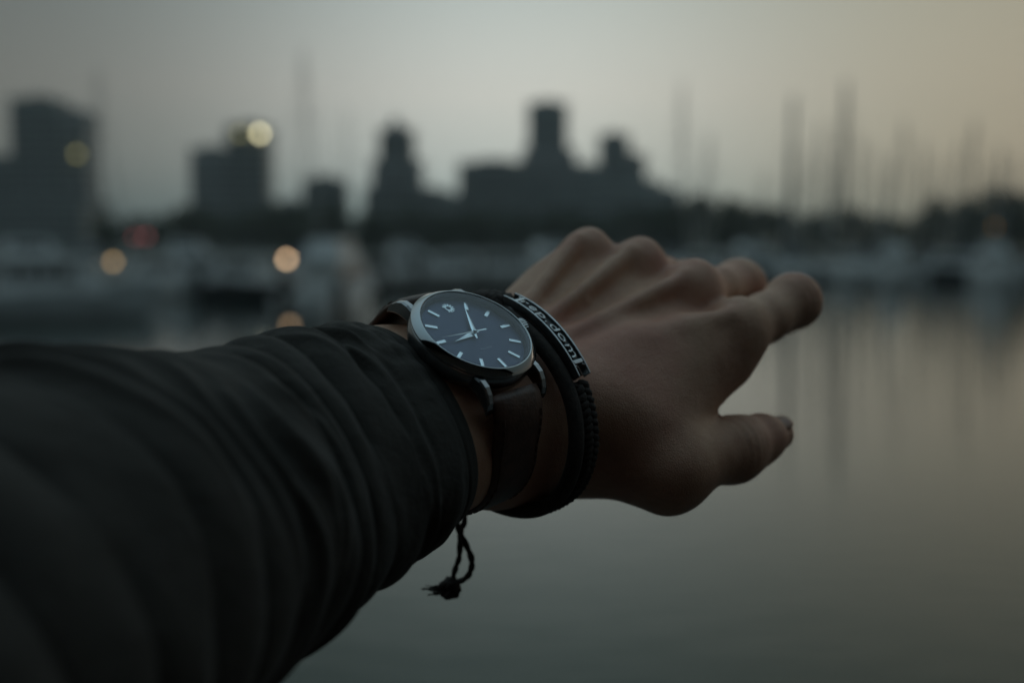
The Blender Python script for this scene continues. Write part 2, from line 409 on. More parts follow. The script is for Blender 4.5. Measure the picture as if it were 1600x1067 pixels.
def sailboat(x, ty, Y, rz, hull, canvas, label, thick=1.0):
    p = at(x, ty, Y); H = p[2]
    L = min(13.5, max(7.0, H * .70)); W = L * .29
    root = empty('sailboat', (p[0], Y, 0), rz)
    tag(root, label, 'sailboat', 'sailboats moored in the marina')
    boat_base(root, L, W, .95 + L * .02, 1.25 + L * .035, hull)
    fb = .95 + L * .02
    cabin(root, -.12 * L, .22 * L, W * .28, fb + .05, fb + .62, .7, M_hull['white'])
    mx = .08 * L
    mast = MB(); mast.tube([(mx, 0, fb), (mx, 0, H)], [.125 * thick, .085 * thick], 8); mast.build('mast', M_alu, root, True)
    for q in (.45, .7):
        sp = MB(); sp.tube([(mx, -W * .3, H * q), (mx, W * .3, H * q)], .035, 5); sp.build('spreader', M_alu, root)
    bo = MB(); bo.tube([(mx, 0, fb + 1.25), (-.36 * L, 0, fb + 1.2)], .07, 6); bo.build('boom', M_alu, root)
    sv = MB(); sv.tube([(mx - .15, 0, fb + 1.75), (mx - .6, 0, fb + 1.6), (-.15 * L, 0, fb + 1.45), (-.35 * L, 0, fb + 1.33)], [.10, .22, .19, .1], 8); sv.build('sail_cover', M_canvas[canvas], root, True)
    fj = MB(); a = np.array([.47 * L, 0, fb + .5]); b_ = np.array([mx + .1, 0, H * .93])
    fj.tube([a + (b_ - a) * q for q in (0, .03, .3, .6, .9, 1)], [.03, .13 * thick, .14 * thick, .10 * thick, .05, .02], 7); fj.build('furled_jib', M_canvas['white'], root, True)
    rg = MB()
    for s in (-1, 1):
        rg.tube([(mx - .1, s * W * .45, fb + .2), (mx, s * W * .3, H * .7), (mx, 0, H * .97)], .018, 4)
    rg.tube([(-.47 * L, 0, fb + .2), (mx, 0, H * .99)], .018, 4); rg.build('rigging', M_alu, root)
    return root

def motorboat(x, wy, L, rz, hull, label, fly=False):
    """wy: photo row of the waterline"""
    Y = FPX * CAM_Z / (wy - HOR)
    p = at(x, HOR, Y); W = L * .34
    root = empty('motorboat', (p[0], Y, 0), rz)
    tag(root, label, 'motorboat', 'motorboats moored in the marina')
    boat_base(root, L, W, .85 + .03 * L, 1.3 + .05 * L, hull)
    fb = .85 + .03 * L
    cabin(root, -.2 * L, .16 * L, W * .36, fb, fb + 1.5, 1.2, M_hull['white'])
    MB().box(-.26 * L, .17 * L, -W * .33, W * .33, fb + 1.503, fb + 1.6).build('roof', M_hull['white'], root)
    if fly:
        cabin(root, -.16 * L, .04 * L, W * .3, fb + 1.603, fb + 2.4, .5, M_hull['white'], 'flybridge')
    an = MB(); an.tube([(-.1 * L, .2, fb + 1.5), (-.12 * L, .2, fb + 3.4)], .03, 5); an.build('antenna', M_alu, root)
    MB().box(-.5 * L, -.43 * L, -W * .36, W * .36, .25, .4).build('swim_platform', M_deck, root)
    return root

def dock(x0, x1, wy, label, piles):
    Y = FPX * CAM_Z / (wy - HOR); a = at(x0, HOR, Y)[0]; b_ = at(x1, HOR, Y)[0]
    root = empty('dock', (a, Y, 0)); tag(root, label, 'dock')
    w = b_ - a
    MB().box(0, w, -1.1, 1.1, .02, .5).build('float', M_pile, root)
    MB().box(-.05, w + .05, -1.2, 1.2, .503, .58).build('walkway', M_plank, root)
    for k in range(piles):
        t = MB(); q = w * (k + .5) / piles; t.tube([(q, 1.36, -1.5), (q, 1.36, 2.3), (q, 1.36, 2.5)], [.15, .15, .03], 8); t.build('pile', M_pile, root)
    return root

dock(60, 640, 455, 'long low wooden dock on the left carrying the lit lamps', 7)
dock(380, 560, 612, 'near dock hidden behind the sleeve, its lamp just above it', 2)
dock(600, 1010, 450, 'low dock behind the wrist and knuckles', 4)
dock(1060, 1640, 440, 'long low dock under the masts on the right', 8)

SB = [(1062, 122, 118, 1.2, 'white', 'blue', 'tall faint sailboat mast above the bent index finger, leftmost on the right', .9),
      (1112, 204, 124, 1.7, 'grey', 'white', 'small sailboat with a faint mast just left of the first dark mast'),
      (1242, 148, 103, 1.45, 'white', 'blue', 'sailboat with a dark tall mast, second tallest on the right side', 1.9),
      (1290, 186, 114, 1.8, 'blue', 'tan', 'dark-hulled sailboat between the two tallest masts on the right'),
      (1328, 124, 101, 1.6, 'white', 'white', 'sailboat with the tallest mast on the right side', 1.9),
      (1372, 226, 120, 1.3, 'grey', 'blue', 'short-masted grey sailboat right of the tallest mast'),
      (1420, 186, 107, 1.75, 'white', 'tan', 'white sailboat, second mast right of the tallest one'),
      (1447, 216, 119, 1.5, 'black', 'blue', 'dark sailboat with a short mast beside a taller white one'),
      (1530, 184, 102, 1.65, 'white', 'blue', 'white sailboat with a tall mast near the right edge'),
      (1568, 222, 112, 1.4, 'cream', 'white', 'cream sailboat second from the right edge'),
      (1594, 238, 121, 1.7, 'grey', 'tan', 'grey sailboat with a short mast at the right edge'),
      (468, 68, 92, 1.5, 'white', 'blue', 'sailboat whose very tall faint mast rises right of the roof light', .55),
      (540, 168, 126, 1.7, 'grey', 'tan', 'sailboat with a faint mast left of the pointed tower', .5),
      (143, 100, 112, 1.4, 'white', 'blue', 'sailboat whose faint mast rises beside the left-edge tower', .55)]
SB += [(1196, 262, 127, 1.6, 'grey', 'blue', 'small sailboat with a thin short mast above the index knuckle', .6),
       (1266, 232, 122, 1.4, 'white', 'tan', 'sailboat with a thin mast just right of the second tallest one', .6),
       (1308, 250, 126, 1.7, 'grey', 'white', 'sailboat with a thin short mast just left of the tallest one', .6),
       (1350, 206, 116, 1.5, 'white', 'blue', 'sailboat with a thin mast just right of the tallest one', .7),
       (1396, 244, 125, 1.6, 'black', 'tan', 'dark sailboat with a thin short mast between two medium ones', .6),
       (1472, 236, 118, 1.4, 'white', 'white', 'white sailboat with a thin mast left of the tall trees', .6),
       (1504, 214, 123, 1.6, 'grey', 'blue', 'grey sailboat with a thin mast in front of the tall trees', .7),
       (1549, 246, 127, 1.5, 'cream', 'tan', 'sailboat with a thin short mast beside the pale end-on motorboat', .6)]
for a in SB: sailboat(*a)
MBT = [(522, 496, 8.5, 1.35, 'white', 'big white motorboat nearest the watch, behind the sleeve', True),
       (60, 500, 9.0, 0.5, 'grey', 'grey motorboat low at the left edge above the sleeve', True),
       (128, 476, 8.0, 1.9, 'white', 'white motorboat under the left-edge tower', False),
       (236, 466, 8.0, 1.0, 'white', 'white motorboat right below the pair of red lights', False),
       (305, 463, 9.5, 0.2, 'grey', 'long grey motorboat lying broadside left of the warm dock lamp', True),
       (384, 470, 8.0, 2.6, 'black', 'dark-hulled motorboat just left of the warm dock lamp', False),
       (640, 448, 9.0, 0.3, 'white', 'white motorboat straight above the watch dial', True),
       (716, 446, 9.0, 2.9, 'grey', 'grey motorboat above the right half of the watch', False),
       (792, 447, 10.0, 0.15, 'white', 'white motorboat behind the cord bracelet', False),
       (868, 442, 11.0, 0.4, 'white', 'large white motorboat partly behind the highest knuckle', True),
       (1100, 438, 9.0, 2.8, 'white', 'white motorboat above the middle finger', False),
       (1180, 438, 10.0, 0.25, 'grey', 'grey motorboat above the index fingertip', True),
       (1396, 446, 7.5, 1.45, 'white', 'white motorboat end-on near the waterline right of the index finger', True),
       (1490, 441, 8.5, 2.7, 'black', 'dark motorboat left of the pale one near the right edge', False),
       (1550, 447, 7.5, 1.65, 'white', 'pale motorboat end-on near the right edge', True)]
for a in MBT: motorboat(*a)

def lamp(x, y, wy, col, st, r_, label, Y=None, heads=((0, 0),), base=0.58):
    Y = Y or FPX * CAM_Z / (wy - HOR)
    p = at(x, y, Y)
    root = empty('lamp_post', (p[0], Y, base)); tag(root, label, 'lamp post', 'lit lamps of the marina')
    z = p[2] - base
    po = MB(); po.tube([(0, .0, 0), (0, .0, .15), (0, 0, .2), (0, 0, z - r_)], [.11, .11, .05, .04], 8)
    if len(heads) > 1: po.tube([(h[0], 0, h[1] + z - r_) for h in heads], .04, 6)
    po.build('post', M_pile, root, True)
    for h in heads:
        g = MB().lathe([(0.005, -r_)] + [(r_ * math.sin(q), -r_ * math.cos(q)) for q in np.linspace(.3, 2.84, 9)] + [(0.005, r_)], 14).build('globe', emit('lit_globe', col, st), root, True)
        g.location = (h[0], 0, z + h[1])
        MB().lathe([(r_ * .5, r_ * .93), (r_ * .3, r_ * 1.15), (.01, r_ * 1.2)], 10).build('cap', M_pile, root).location = g.location
    return root
lamp(448, 405, 454, (1.0, 0.66, 0.38), 6.5, .20, 'warm orange dock lamp left of the watch, brightest of the low lamps')
lamp(177, 409, 454, (1.0, 0.62, 0.25), 2.0, .20, 'dim amber dock lamp under the left-edge tower')
lamp(453, 508, 612, (1.0, 0.66, 0.38), 1.0, .085, 'warm lamp half hidden behind the puffed sleeve below the white motorboat')
lamp(220, 370, 0, (0.9, 0.28, 0.28), 1.05, .26, 'post with a pair of dim red lights on the left shore', Y=138, heads=((-.62, 0), (.62, .02)), base=1.5)
lamp(1552, 355, 0, (1.0, 0.5, 0.12), .9, .3, 'very dim orange lamp by the trees near the right edge', Y=140, base=1.5)

# ------------------------------------------------------------------ dusk haze over the harbour
M_haze = bpy.data.materials.new('haze'); M_haze.use_nodes = True
nt = M_haze.node_tree; nt.nodes.clear()
o1 = nt.nodes.new('ShaderNodeOutputMaterial'); pv = nt.nodes.new('ShaderNodeVolumePrincipled')
pv.inputs['Color'].default_value = (.86, .93, .95, 1); pv.inputs['Density'].default_value = .00042; pv.inputs['Anisotropy'].default_value = 0.25
nt.links.new(pv.outputs[0], o1.inputs['Volume'])
o = MB().box(-420, 420, -90, 600, -4.5, 85).build('haze', M_haze)
tag(o, 'thin grey dusk haze between the hand and the far skyline', kind='stuff')

# ------------------------------------------------------------------ the arm: frames (camera axes: right, up, forward)
A_ = nrm([.689, .183, .702])                         # along the wrist towards the hand
N_ = nrm([.357, .757, -.548]); N_ = nrm(N_ - A_ * N_.dot(A_))   # out of the watch face
B_ = np.cross(A_, N_)
if B_.dot([.631, -.628, -.456]) < 0: B_ = -B_        # towards the thumb
WATCH = px(743.5, 514.5, .340)                       # centre of the bezel
WC = WATCH - N_ * .0335                               # middle of the wrist under the watch
J0 = WC + A_ * .030                                  # wrist joint
FD = nrm([.52, .21, .83])                            # forearm direction
C0 = WC - A_ * .018

# ---- implicit surface of the hand
H_ = .00095
lo = np.array([-.085, -.088, .268]); hi = np.array([.132, .062, .512])
nx, ny, nz = [int(math.ceil(v)) for v in (hi - lo) / H_]
GX = (lo[0] + H_ * np.arange(nx, dtype=np.float32))[:, None, None]
GY = (lo[1] + H_ * np.arange(ny, dtype=np.float32))[None, :, None]
GZ = (lo[2] + H_ * np.arange(nz, dtype=np.float32))[None, None, :]
BIG = np.float32(0.05)

class Field:
    """a signed distance grid; shapes are written only inside their own box"""
    def __init__(s): s.d = np.full((nx, ny, nz), BIG, np.float32)
    def put(s, pts, r_, fn, k):
        pts = np.array(pts); mg = r_ + k + .004
        a = np.clip(((pts.min(0) - mg - lo) / H_).astype(int), 0, None); b_ = np.minimum(((pts.max(0) + mg - lo) / H_).astype(int) + 2, [nx, ny, nz])
        sl = tuple(slice(a[i], b_[i]) for i in range(3))
        e = fn(GX[sl[0]], GY[:, sl[1]], GZ[:, :, sl[2]]).astype(np.float32)
        s.d[sl] = smin(s.d[sl], e, k); return s
    def cap(s, a, b_, ra, rb, k=.006):
        a = np.array(a, np.float32); b_ = np.array(b_, np.float32); u = b_ - a; uu = float(u.dot(u)) + 1e-12
        def fn(X, Y, Z):
            x, y, z = X - a[0], Y - a[1], Z - a[2]
            t = np.clip((x * u[0] + y * u[1] + z * u[2]) / uu, 0, 1)
            return np.sqrt((x - t * u[0]) ** 2 + (y - t * u[1]) ** 2 + (z - t * u[2]) ** 2) - (ra + t * (rb - ra))
        return s.put([a, b_], max(ra, rb), fn, k)
    def ell(s, c, ax, r3, k=.006):
        """ellipsoid with axes ax (3 vectors) and radii r3"""
        def fn(X, Y, Z):
            x, y, z = X - c[0], Y - c[1], Z - c[2]; k0 = 0; k1 = 0
            for v, r_ in zip(ax, r3):
                q = x * v[0] + y * v[1] + z * v[2]; k0 = k0 + (q / r_) ** 2; k1 = k1 + (q / r_ ** 2) ** 2
            k0 = np.sqrt(k0); return k0 * (k0 - 1) / (np.sqrt(k1) + 1e-9)
        return s.put([c], max(r3), fn, k)
    def ecap(s, a, b_, n, ra, rb, k=.006):
        """capsule with an elliptic section: ra, rb = (radius along n, radius across)"""
        u = b_ - a; uu = float(u.dot(u)); n = nrm(n - u * n.dot(u) / uu); m = nrm(np.cross(u, n))
        def fn(X, Y, Z):
            x, y, z = X - a[0], Y - a[1], Z - a[2]
            t = np.clip((x * u[0] + y * u[1] + z * u[2]) / uu, 0, 1)
            rn = ra[0] + t * (rb[0] - ra[0]); rm = ra[1] + t * (rb[1] - ra[1])
            x, y, z = x - t * u[0], y - t * u[1], z - t * u[2]
            qn = x * n[0] + y * n[1] + z * n[2]; qm = x * m[0] + y * m[1] + z * m[2]
            qq = np.maximum(x * x + y * y + z * z - qn * qn - qm * qm, 0)
            k0 = np.sqrt((qn / rn) ** 2 + (qm / rm) ** 2 + qq / rn ** 2); k1 = np.sqrt((qn / rn ** 2) ** 2 + (qm / rm ** 2) ** 2 + qq / rn ** 4)
            return k0 * (k0 - 1) / (k1 + 1e-9)
        return s.put([a, b_], max(ra + rb), fn, k)

def smin(a, b_, k):
    h = np.maximum(k - np.abs(a - b_), 0) / k
    return np.minimum(a, b_) - h * h * k * .25

# joints
MCP = {2: px(1150, 522, .406), 3: px(1080, 463, .420), 4: px(998, 424, .430), 5: px(917, 405, .433)}
HD = nrm(MCP[3] - J0); KN = nrm(MCP[2] - MCP[5])
NH = np.cross(HD, KN); NH = nrm(NH if NH.dot(N_) > 0 else -NH)     # out of the back of the hand
PIP = {2: px(1237, 473, .434), 3: px(1154, 447, .460), 4: px(1072, 448, .470), 5: px(982, 432, .463)}
DIP = {2: px(1224, 488, .457), 3: px(1150, 480, .483), 4: px(1066, 495, .490), 5: px(985, 478, .478)}
TIP = {2: px(1196, 512, .472), 3: px(1128, 525, .491), 4: px(1048, 540, .490), 5: px(978, 515, .480)}
CB = {2: J0 + A_ * .010 + B_ * .014 - N_ * .003, 3: J0 + A_ * .010 + B_ * .003, 4: J0 + A_ * .009 - B_ * .009, 5: J0 + A_ * .008 - B_ * .018 - N_ * .003}
TC, TM, TI, TP, TT = J0 + A_ * .021 + B_ * .021, px(1046, 728, .374), px(1146, 702, .391), px(1190, 683, .400), px(1216, 678, .405)

palm = Field()
palm.ecap(C0 - FD * .06, WC - A_ * .012, N_, (.026, .034), (.0235, .0318), .01)
palm.ecap(WC - A_ * .012, J0 + A_ * .004, N_, (.0235, .0318), (.0220, .0290), .01)
mr = {2: (.0125, .0105), 3: (.0130, .0108), 4: (.0122, .0100), 5: (.0115, .0092)}
for i in (2, 3, 4, 5):
    palm.cap(CB[i], MCP[i], *mr[i], .009)
    palm.cap(CB[i] - NH * .008, MCP[i] - NH * .007 - HD * .006, .0125, .0105, .009)      # flesh of the palm
    palm.cap(J0 + NH * .0135 + (CB[i] - J0) * .5, MCP[i] + NH * .0112 - HD * .006, .0024, .0032, .0042)   # tendon
    r_ = {2: .0102, 3: .0106, 4: .0096, 5: .0090}[i]
    palm.ell(MCP[i] + NH * .0042 - HD * .001, (HD, NH, KN), (r_ * 1.12, r_ * .92, r_ * .86), .004)   # knuckle
palm.cap(CB[5] - NH * .012, MCP[5] - NH * .012 - HD * .02, .0135, .0112, .01)
for a, b_, c, q in ((-.004, -.010, .45, .55), (.004, .010, .4, .7)):      # veins
    pa = J0 + A_ * .022 + B_ * a * 1.2 + NH * .0125; pb = MCP[4] * (1 - c) + MCP[3] * c - HD * .018 + B_ * b_ + NH * .0112; pm_ = (pa + pb) / 2 + B_ * .003 + NH * .0006
    palm.cap(pa, pm_, .0011, .0012, .002).cap(pm_, pb, .0012, .0010, .002)                # outer edge of the palm
palm.cap(TC, TM, .0170, .0128, .010)                                                       # ball of the thumb
palm.cap(TC - NH * .010 + B_ * .002, TM - NH * .004, .0170, .0122, .010)
palm.cap(J0 + B_ * .010, TC, .0185, .0170, .010)
palm.cap(WC + A_ * .017 + B_ * .014 - N_ * .009, TC - NH * .010, .0205, .0185, .008)
palm.cap(px(1122, 566, .402), px(1034, 674, .378), .0095, .0100, .009)                     # web of the thumb
palm.cap(px(1060, 560, .395), px(985, 650, .376), .0130, .0135, .010)
palm.cap(px(980, 570, .390), px(930, 630, .376), .0130, .0130, .010)
fing = Field()
FR = {2: (.0100, .0090, .0098, .0082, .0070), 3: (.0102, .0090, .0098, .0082, .0070), 4: (.0095, .0085, .0092, .0078, .0066), 5: (.0086, .0075, .0080, .0068, .0058)}
for i in (2, 3, 4, 5):
    f1 = Field.__new__(Field); f1.d = np.full((nx, ny, nz), BIG, np.float32)
    a, m, p, q, e = FR[i]; mid = MCP[i] * .5 + PIP[i] * .5
    f1.cap(MCP[i], mid, a, m, .003).cap(mid, PIP[i], m, p, .003).cap(PIP[i], DIP[i], p * .98, q, .003).cap(DIP[i], TIP[i], q, e, .003)
    fd = nrm(PIP[i] - MCP[i])
    f1.ell(PIP[i] + NH * .0012, (fd, nrm(np.cross(fd, NH)), nrm(np.cross(fd, np.cross(fd, NH)))), (p * 1.12, p * 1.05, p * 1.0), .004)
    fing.d = smin(fing.d, f1.d, .0012); del f1
thumb = Field()
tm2 = TM * .45 + TI * .55
thumb.cap(TM, tm2, .0120, .0096, .004).cap(tm2, TI, .0096, .0104, .004).cap(TI, TP, .0102, .0072, .004).cap(TP, TT, .0072, .0056, .004)
thumb.ell(TI, (nrm(TT - TM), NH, nrm(np.cross(TT - TM, NH))), (.0112, .0102, .0106), .004)
thumb.ell(TI * .45 + TP * .55 - NH * .003, (nrm(TT - TI), NH, nrm(np.cross(TT - TI, NH))), (.0120, .0075, .0080), .005)   # pulp
D = smin(palm.d, fing.d, .0055); D = smin(D, thumb.d, .006)
del palm, fing, thumb
# skin creases across the finger joints
for c, ax, up_, rr in ((PIP[2], PIP[2] - MCP[2], NH, .012), (PIP[3], PIP[3] - MCP[3], NH, .012), (TI, TT - TM, NH, .013)):
    ax = nrm(ax); a = np.clip(((c - .016 - lo) / H_).astype(int), 0, None); b_ = np.minimum(((c + .016 - lo) / H_).astype(int), [nx, ny, nz])
    sl = tuple(slice(a[i], b_[i]) for i in range(3)); x, y, z = GX[sl[0]] - c[0], GY[:, sl[1]] - c[1], GZ[:, :, sl[2]] - c[2]
    u = x * ax[0] + y * ax[1] + z * ax[2]; q = x * up_[0] + y * up_[1] + z * up_[2]
    for o_, dp in ((-.0042, .00045), (-.0012, .0006), (.0019, .0005), (.0045, .00035)):
        D[sl] += (dp * np.exp(-((u - o_ - q * q * 9) / .0009) ** 2) * np.clip((q - .001) / .006, 0, 1)).astype(np.float32)
# soft unevenness of skin over bone
D = D + (.00022 * np.sin(GX * 160 + GY * 90) * np.sin(GZ * 140 - GX * 50)).astype(np.float32)

def surface_nets(V, origin, h):
    s = V < 0
    a = s[:-1, :-1, :-1].astype(np.int8); c = np.zeros_like(a)
    offs = [(i, j, k) for i in (0, 1) for j in (0, 1) for k in (0, 1)]
    sh = [v - 1 for v in V.shape]
    for i, j, k in offs: c += s[i:i + sh[0], j:j + sh[1], k:k + sh[2]]
    idx = np.argwhere((c > 0) & (c < 8))
    num = np.full(a.shape, -1, np.int64); num[tuple(idx.T)] = np.arange(len(idx))
    acc = np.zeros((len(idx), 3)); cnt = np.zeros(len(idx))
    for o1 in offs:
        for ax in range(3):
            if o1[ax]: continue
            o2 = list(o1); o2[ax] = 1
            va = V[tuple((idx + o1).T)]; vb = V[tuple((idx + o2).T)]
            m = (va < 0) != (vb < 0); t = np.where(m, va / np.where(m, va - vb, 1), 0)
            p = np.array(o1, float)[None] + np.outer(t, np.eye(3)[ax]); acc += p * m[:, None]; cnt += m
    verts = origin + h * (idx + acc / cnt[:, None])
    faces = []
    for ax in range(3):
        sa = [slice(None)] * 3; sb = [slice(None)] * 3; sa[ax] = slice(0, -1); sb[ax] = slice(1, None)
        e = np.argwhere(s[tuple(sa)] != s[tuple(sb)])
        u, w = [q for q in range(3) if q != ax]
        ok = (e[:, u] > 0) & (e[:, w] > 0) & (e[:, u] < sh[u]) & (e[:, w] < sh[w]); e = e[ok]
        fl = s[tuple(e.T)]
        q = []
        for du, dw in ((1, 1), (0, 1), (0, 0), (1, 0)):
            g = e.copy(); g[:, u] -= du; g[:, w] -= dw; q.append(num[tuple(g.T)])
        q = np.stack(q, 1); flip = fl ^ (ax == 1)
        q[flip] = q[flip][:, ::-1]; faces.append(q)
    return verts, np.concatenate(faces)

def fast_mesh(name, v, f, m, parent=None, relax=0):
    """quads from arrays; a few relaxation steps take the grid out of the surface"""
    v = np.asarray(v); f = np.asarray(f)
    e = np.concatenate([f[:, [0, 1]], f[:, [1, 2]], f[:, [2, 3]], f[:, [3, 0]]])
    for it in range(relax):
        for lam in (.5, -.52):
            sm = np.zeros_like(v); ct = np.zeros(len(v))
            for k in range(3): sm[:, k] = np.bincount(e[:, 0], v[e[:, 1], k], len(v)) + np.bincount(e[:, 1], v[e[:, 0], k], len(v))
            ct = np.bincount(e[:, 0], minlength=len(v)) + np.bincount(e[:, 1], minlength=len(v))
            v = v + lam * (sm / np.maximum(ct, 1)[:, None] - v)
    a, b_, c = v[f[:, 0]], v[f[:, 1]], v[f[:, 2]]
    if np.einsum('ij,ij->i', a - v.mean(0), np.cross(b_ - a, c - a)).sum() < 0: f = f[:, ::-1]
    me = bpy.data.meshes.new(name)
    me.vertices.add(len(v)); me.vertices.foreach_set('co', v.astype(np.float32).ravel())
    me.loops.add(f.size); me.loops.foreach_set('vertex_index', f.astype(np.int32).ravel())
    me.polygons.add(len(f)); me.polygons.foreach_set('loop_start', np.arange(0, f.size, 4, dtype=np.int32))
    me.update(calc_edges=True); me.validate()
    me.polygons.foreach_set('use_smooth', np.ones(len(me.polygons), bool))
    o = bpy.data.objects.new(name, me); COL.objects.link(o); me.materials.append(m)
    if parent: o.parent = parent
    return o

# skin
M_skin = bpy.data.materials.new('skin'); M_skin.use_nodes = True
nt = M_skin.node_tree; b = nt.nodes['Principled BSDF']; L_ = nt.links
b.inputs['Roughness'].default_value = 0.52; b.inputs['Specular IOR Level'].default_value = 0.4
b.inputs['Subsurface Weight'].default_value = 0.18; b.inputs['Subsurface Radius'].default_value = (1.0, .35, .2); b.inputs['Subsurface Scale'].default_value = 0.004
t = nt.nodes.new('ShaderNodeTexCoord')
n1 = nt.nodes.new('ShaderNodeTexNoise'); n1.inputs['Scale'].default_value = 60; n1.inputs['Detail'].default_value = 6
r1 = nt.nodes.new('ShaderNodeValToRGB'); e = r1.color_ramp.elements
e[0].position = .3; e[0].color = (.42, .215, .135, 1); e[1].position = .72; e[1].color = (.60, .36, .24, 1)
v1 = nt.nodes.new('ShaderNodeTexVoronoi'); v1.inputs['Scale'].default_value = 1500; v1.feature = 'DISTANCE_TO_EDGE'
n2 = nt.nodes.new('ShaderNodeTexNoise'); n2.inputs['Scale'].default_value = 260; n2.inputs['Detail'].default_value = 5
ad = nt.nodes.new('ShaderNodeMath'); ad.operation = 'ADD'
bp = nt.nodes.new('ShaderNodeBump'); bp.inputs['Strength'].default_value = .6; bp.inputs['Distance'].default_value = .0006
for q in (n1, v1, n2): L_.new(t.outputs['Object'], q.inputs['Vector'])
n3 = nt.nodes.new('ShaderNodeTexNoise'); n3.inputs['Scale'].default_value = 28; n3.inputs['Detail'].default_value = 4; L_.new(t.outputs['Object'], n3.inputs['Vector'])
r3 = nt.nodes.new('ShaderNodeValToRGB'); r3.color_ramp.elements[0].position = .45; r3.color_ramp.elements[1].position = .68; L_.new(n3.outputs['Fac'], r3.inputs[0])
m3 = nt.nodes.new('ShaderNodeMix'); m3.data_type = 'RGBA'; m3.inputs[7].default_value = (.50, .20, .145, 1)
q3 = nt.nodes.new('ShaderNodeMath'); q3.operation = 'MULTIPLY'; q3.inputs[1].default_value = .55; L_.new(r3.outputs[0], q3.inputs[0]); L_.new(q3.outputs[0], m3.inputs['Factor'])
L_.new(n1.outputs['Fac'], r1.inputs[0]); L_.new(r1.outputs[0], m3.inputs[6]); L_.new(m3.outputs[2], b.inputs['Base Color'])
L_.new(v1.outputs['Distance'], ad.inputs[0]); L_.new(n2.outputs['Fac'], ad.inputs[1])
L_.new(ad.outputs[0], bp.inputs['Height']); L_.new(bp.outputs[0], b.inputs['Normal'])

V, F = surface_nets(D, lo, H_); del D
person = fast_mesh('person', w2(V), F, M_skin, None, 6)
tag(person, "photographer's left arm reaching out over the water, back of the hand up, fingers bent away", 'person')

# thumbnail
M_nail = mat('nail', (.34, .19, .14), .45)
td = nrm(TT - TI); tn = nrm(NH * .95 + np.array([.0, .5, .25])); tn = nrm(tn - td * tn.dot(td)); ts = np.cross(td, tn)
v = []; f = []
for i in range(7):
    for j in range(9):
        a = (j / 8 - .5) * 1.9; q = i / 6 - .5; w_ = (1 - (2 * abs(q)) ** 4 * .25)
        rr = .0072 - .0013 * (q + .5)
        v.append(w2(TT + td * (-.0022 + q * .0105) + rr * (math.sin(a * w_) * ts * .95 + math.cos(a * w_) * tn)))
for i in range(6):
    for j in range(8): f.append((i * 9 + j, i * 9 + j + 1, i * 9 + j + 10, i * 9 + j + 9))
nail = mesh_obj('thumbnail', v, f, M_nail, person, True)
so = nail.modifiers.new('t', 'SOLIDIFY'); so.thickness = .0006; so.offset = 0

# ---- jacket sleeve
def wave(seed, n, fs, ft):
    rg = np.random.default_rng(seed)
    ks = rg.integers(0, ft + 1, n); fr = rg.uniform(.2, 1, n) * fs; ph = rg.uniform(0, 6.28, (n, 2)); am = 1 / (1 + np.arange(n) * .15)
    sg = rg.choice([-1, 1], n)
    def fn(s, th): return sum(am[i] * np.sin(fr[i] * s + ph[i, 0] + sg[i] * ks[i] * th + ph[i, 1]) for i in range(n)) / am.sum() * 1.8
    return fn

AX = [C0 + A_ * .003, C0 - A_ * .010, C0 - A_ * .026 - FD * .004, C0 - A_ * .030 - FD * .035, np.array([-.099, -.050, .236]), np.array([-.142, -.080, .155]), np.array([-.190, -.120, .05]), np.array([-.215, -.20, -.10]), np.array([-.20, -.24, -.26])]
# radii: towards the watch side, palm side, thumb side, little finger side
RD = [(.0262, .0315, .0358, .0345), (.0285, .0345, .0390, .0370), (.0320, .0370, .0425, .0370), (.0365, .0450, .0455, .0355), (.0440, .0500, .0490, .0470), (.051, .053, .054, .054), (.058, .060, .060, .060), (.066, .066, .066, .066), (.075, .075, .075, .075)]
AX = np.array(AX); RD = np.array(RD)
def catmull(P, u):
    n = len(P) - 1; i = np.clip(u.astype(int), 0, n - 1); t = (u - i)[:, None]
    g = lambda k: P[np.clip(i + k, 0, n)]
    p0, p1, p2, p3 = g(-1), g(0), g(1), g(2)
    return .5 * (2 * p1 + (p2 - p0) * t + (2 * p0 - 5 * p1 + 4 * p2 - p3) * t ** 2 + (3 * p1 - p0 - 3 * p2 + p3) * t ** 3)
uu = np.linspace(0, len(AX) - 1, 4000); PP = catmull(AX, uu); ss = np.concatenate([[0], np.cumsum(np.linalg.norm(np.diff(PP, axis=0), axis=1))])
NS, NT = 620, 300
sv = np.concatenate([np.linspace(0, .20, 480, endpoint=False), np.linspace(.20, ss[-1], NS - 480)])
us = np.interp(sv, ss, uu); PC = catmull(AX, us); RR = catmull(RD, us)
TG = np.gradient(PC, axis=0); TG /= np.linalg.norm(TG, axis=1)[:, None]
nn = N_[None] - TG * (TG @ N_)[:, None]; nn /= np.linalg.norm(nn, axis=1)[:, None]
bb = B_[None] - TG * (TG @ B_)[:, None] - nn * np.sum(nn * B_[None], 1)[:, None]; bb /= np.linalg.norm(bb, axis=1)[:, None]
th = np.arange(NT) * 2 * math.pi / NT
S, T = np.meshgrid(sv, th, indexing='ij')
cn, sb_ = np.cos(T), np.sin(T)
rn = np.where(cn > 0, RR[:, 0:1], RR[:, 1:2]); rb = np.where(sb_ > 0, RR[:, 2:3], RR[:, 3:4])
w1, w2_, w3, w4, w5, w6 = wave(1, 9, 40, 2), wave(2, 12, 110, 3), wave(3, 14, 260, 6), wave(4, 16, 120, 13), wave(5, 10, 70, 3), wave(6, 12, 150, 5)
ph = (S - .024) / .0160 + .55 * w1(S, T) + .22 * w2_(S, T)
fr = ph - np.floor(ph)
bulge = np.sin(np.pi * fr) ** .8
on = np.clip(S - .010, 0, .014) / .014
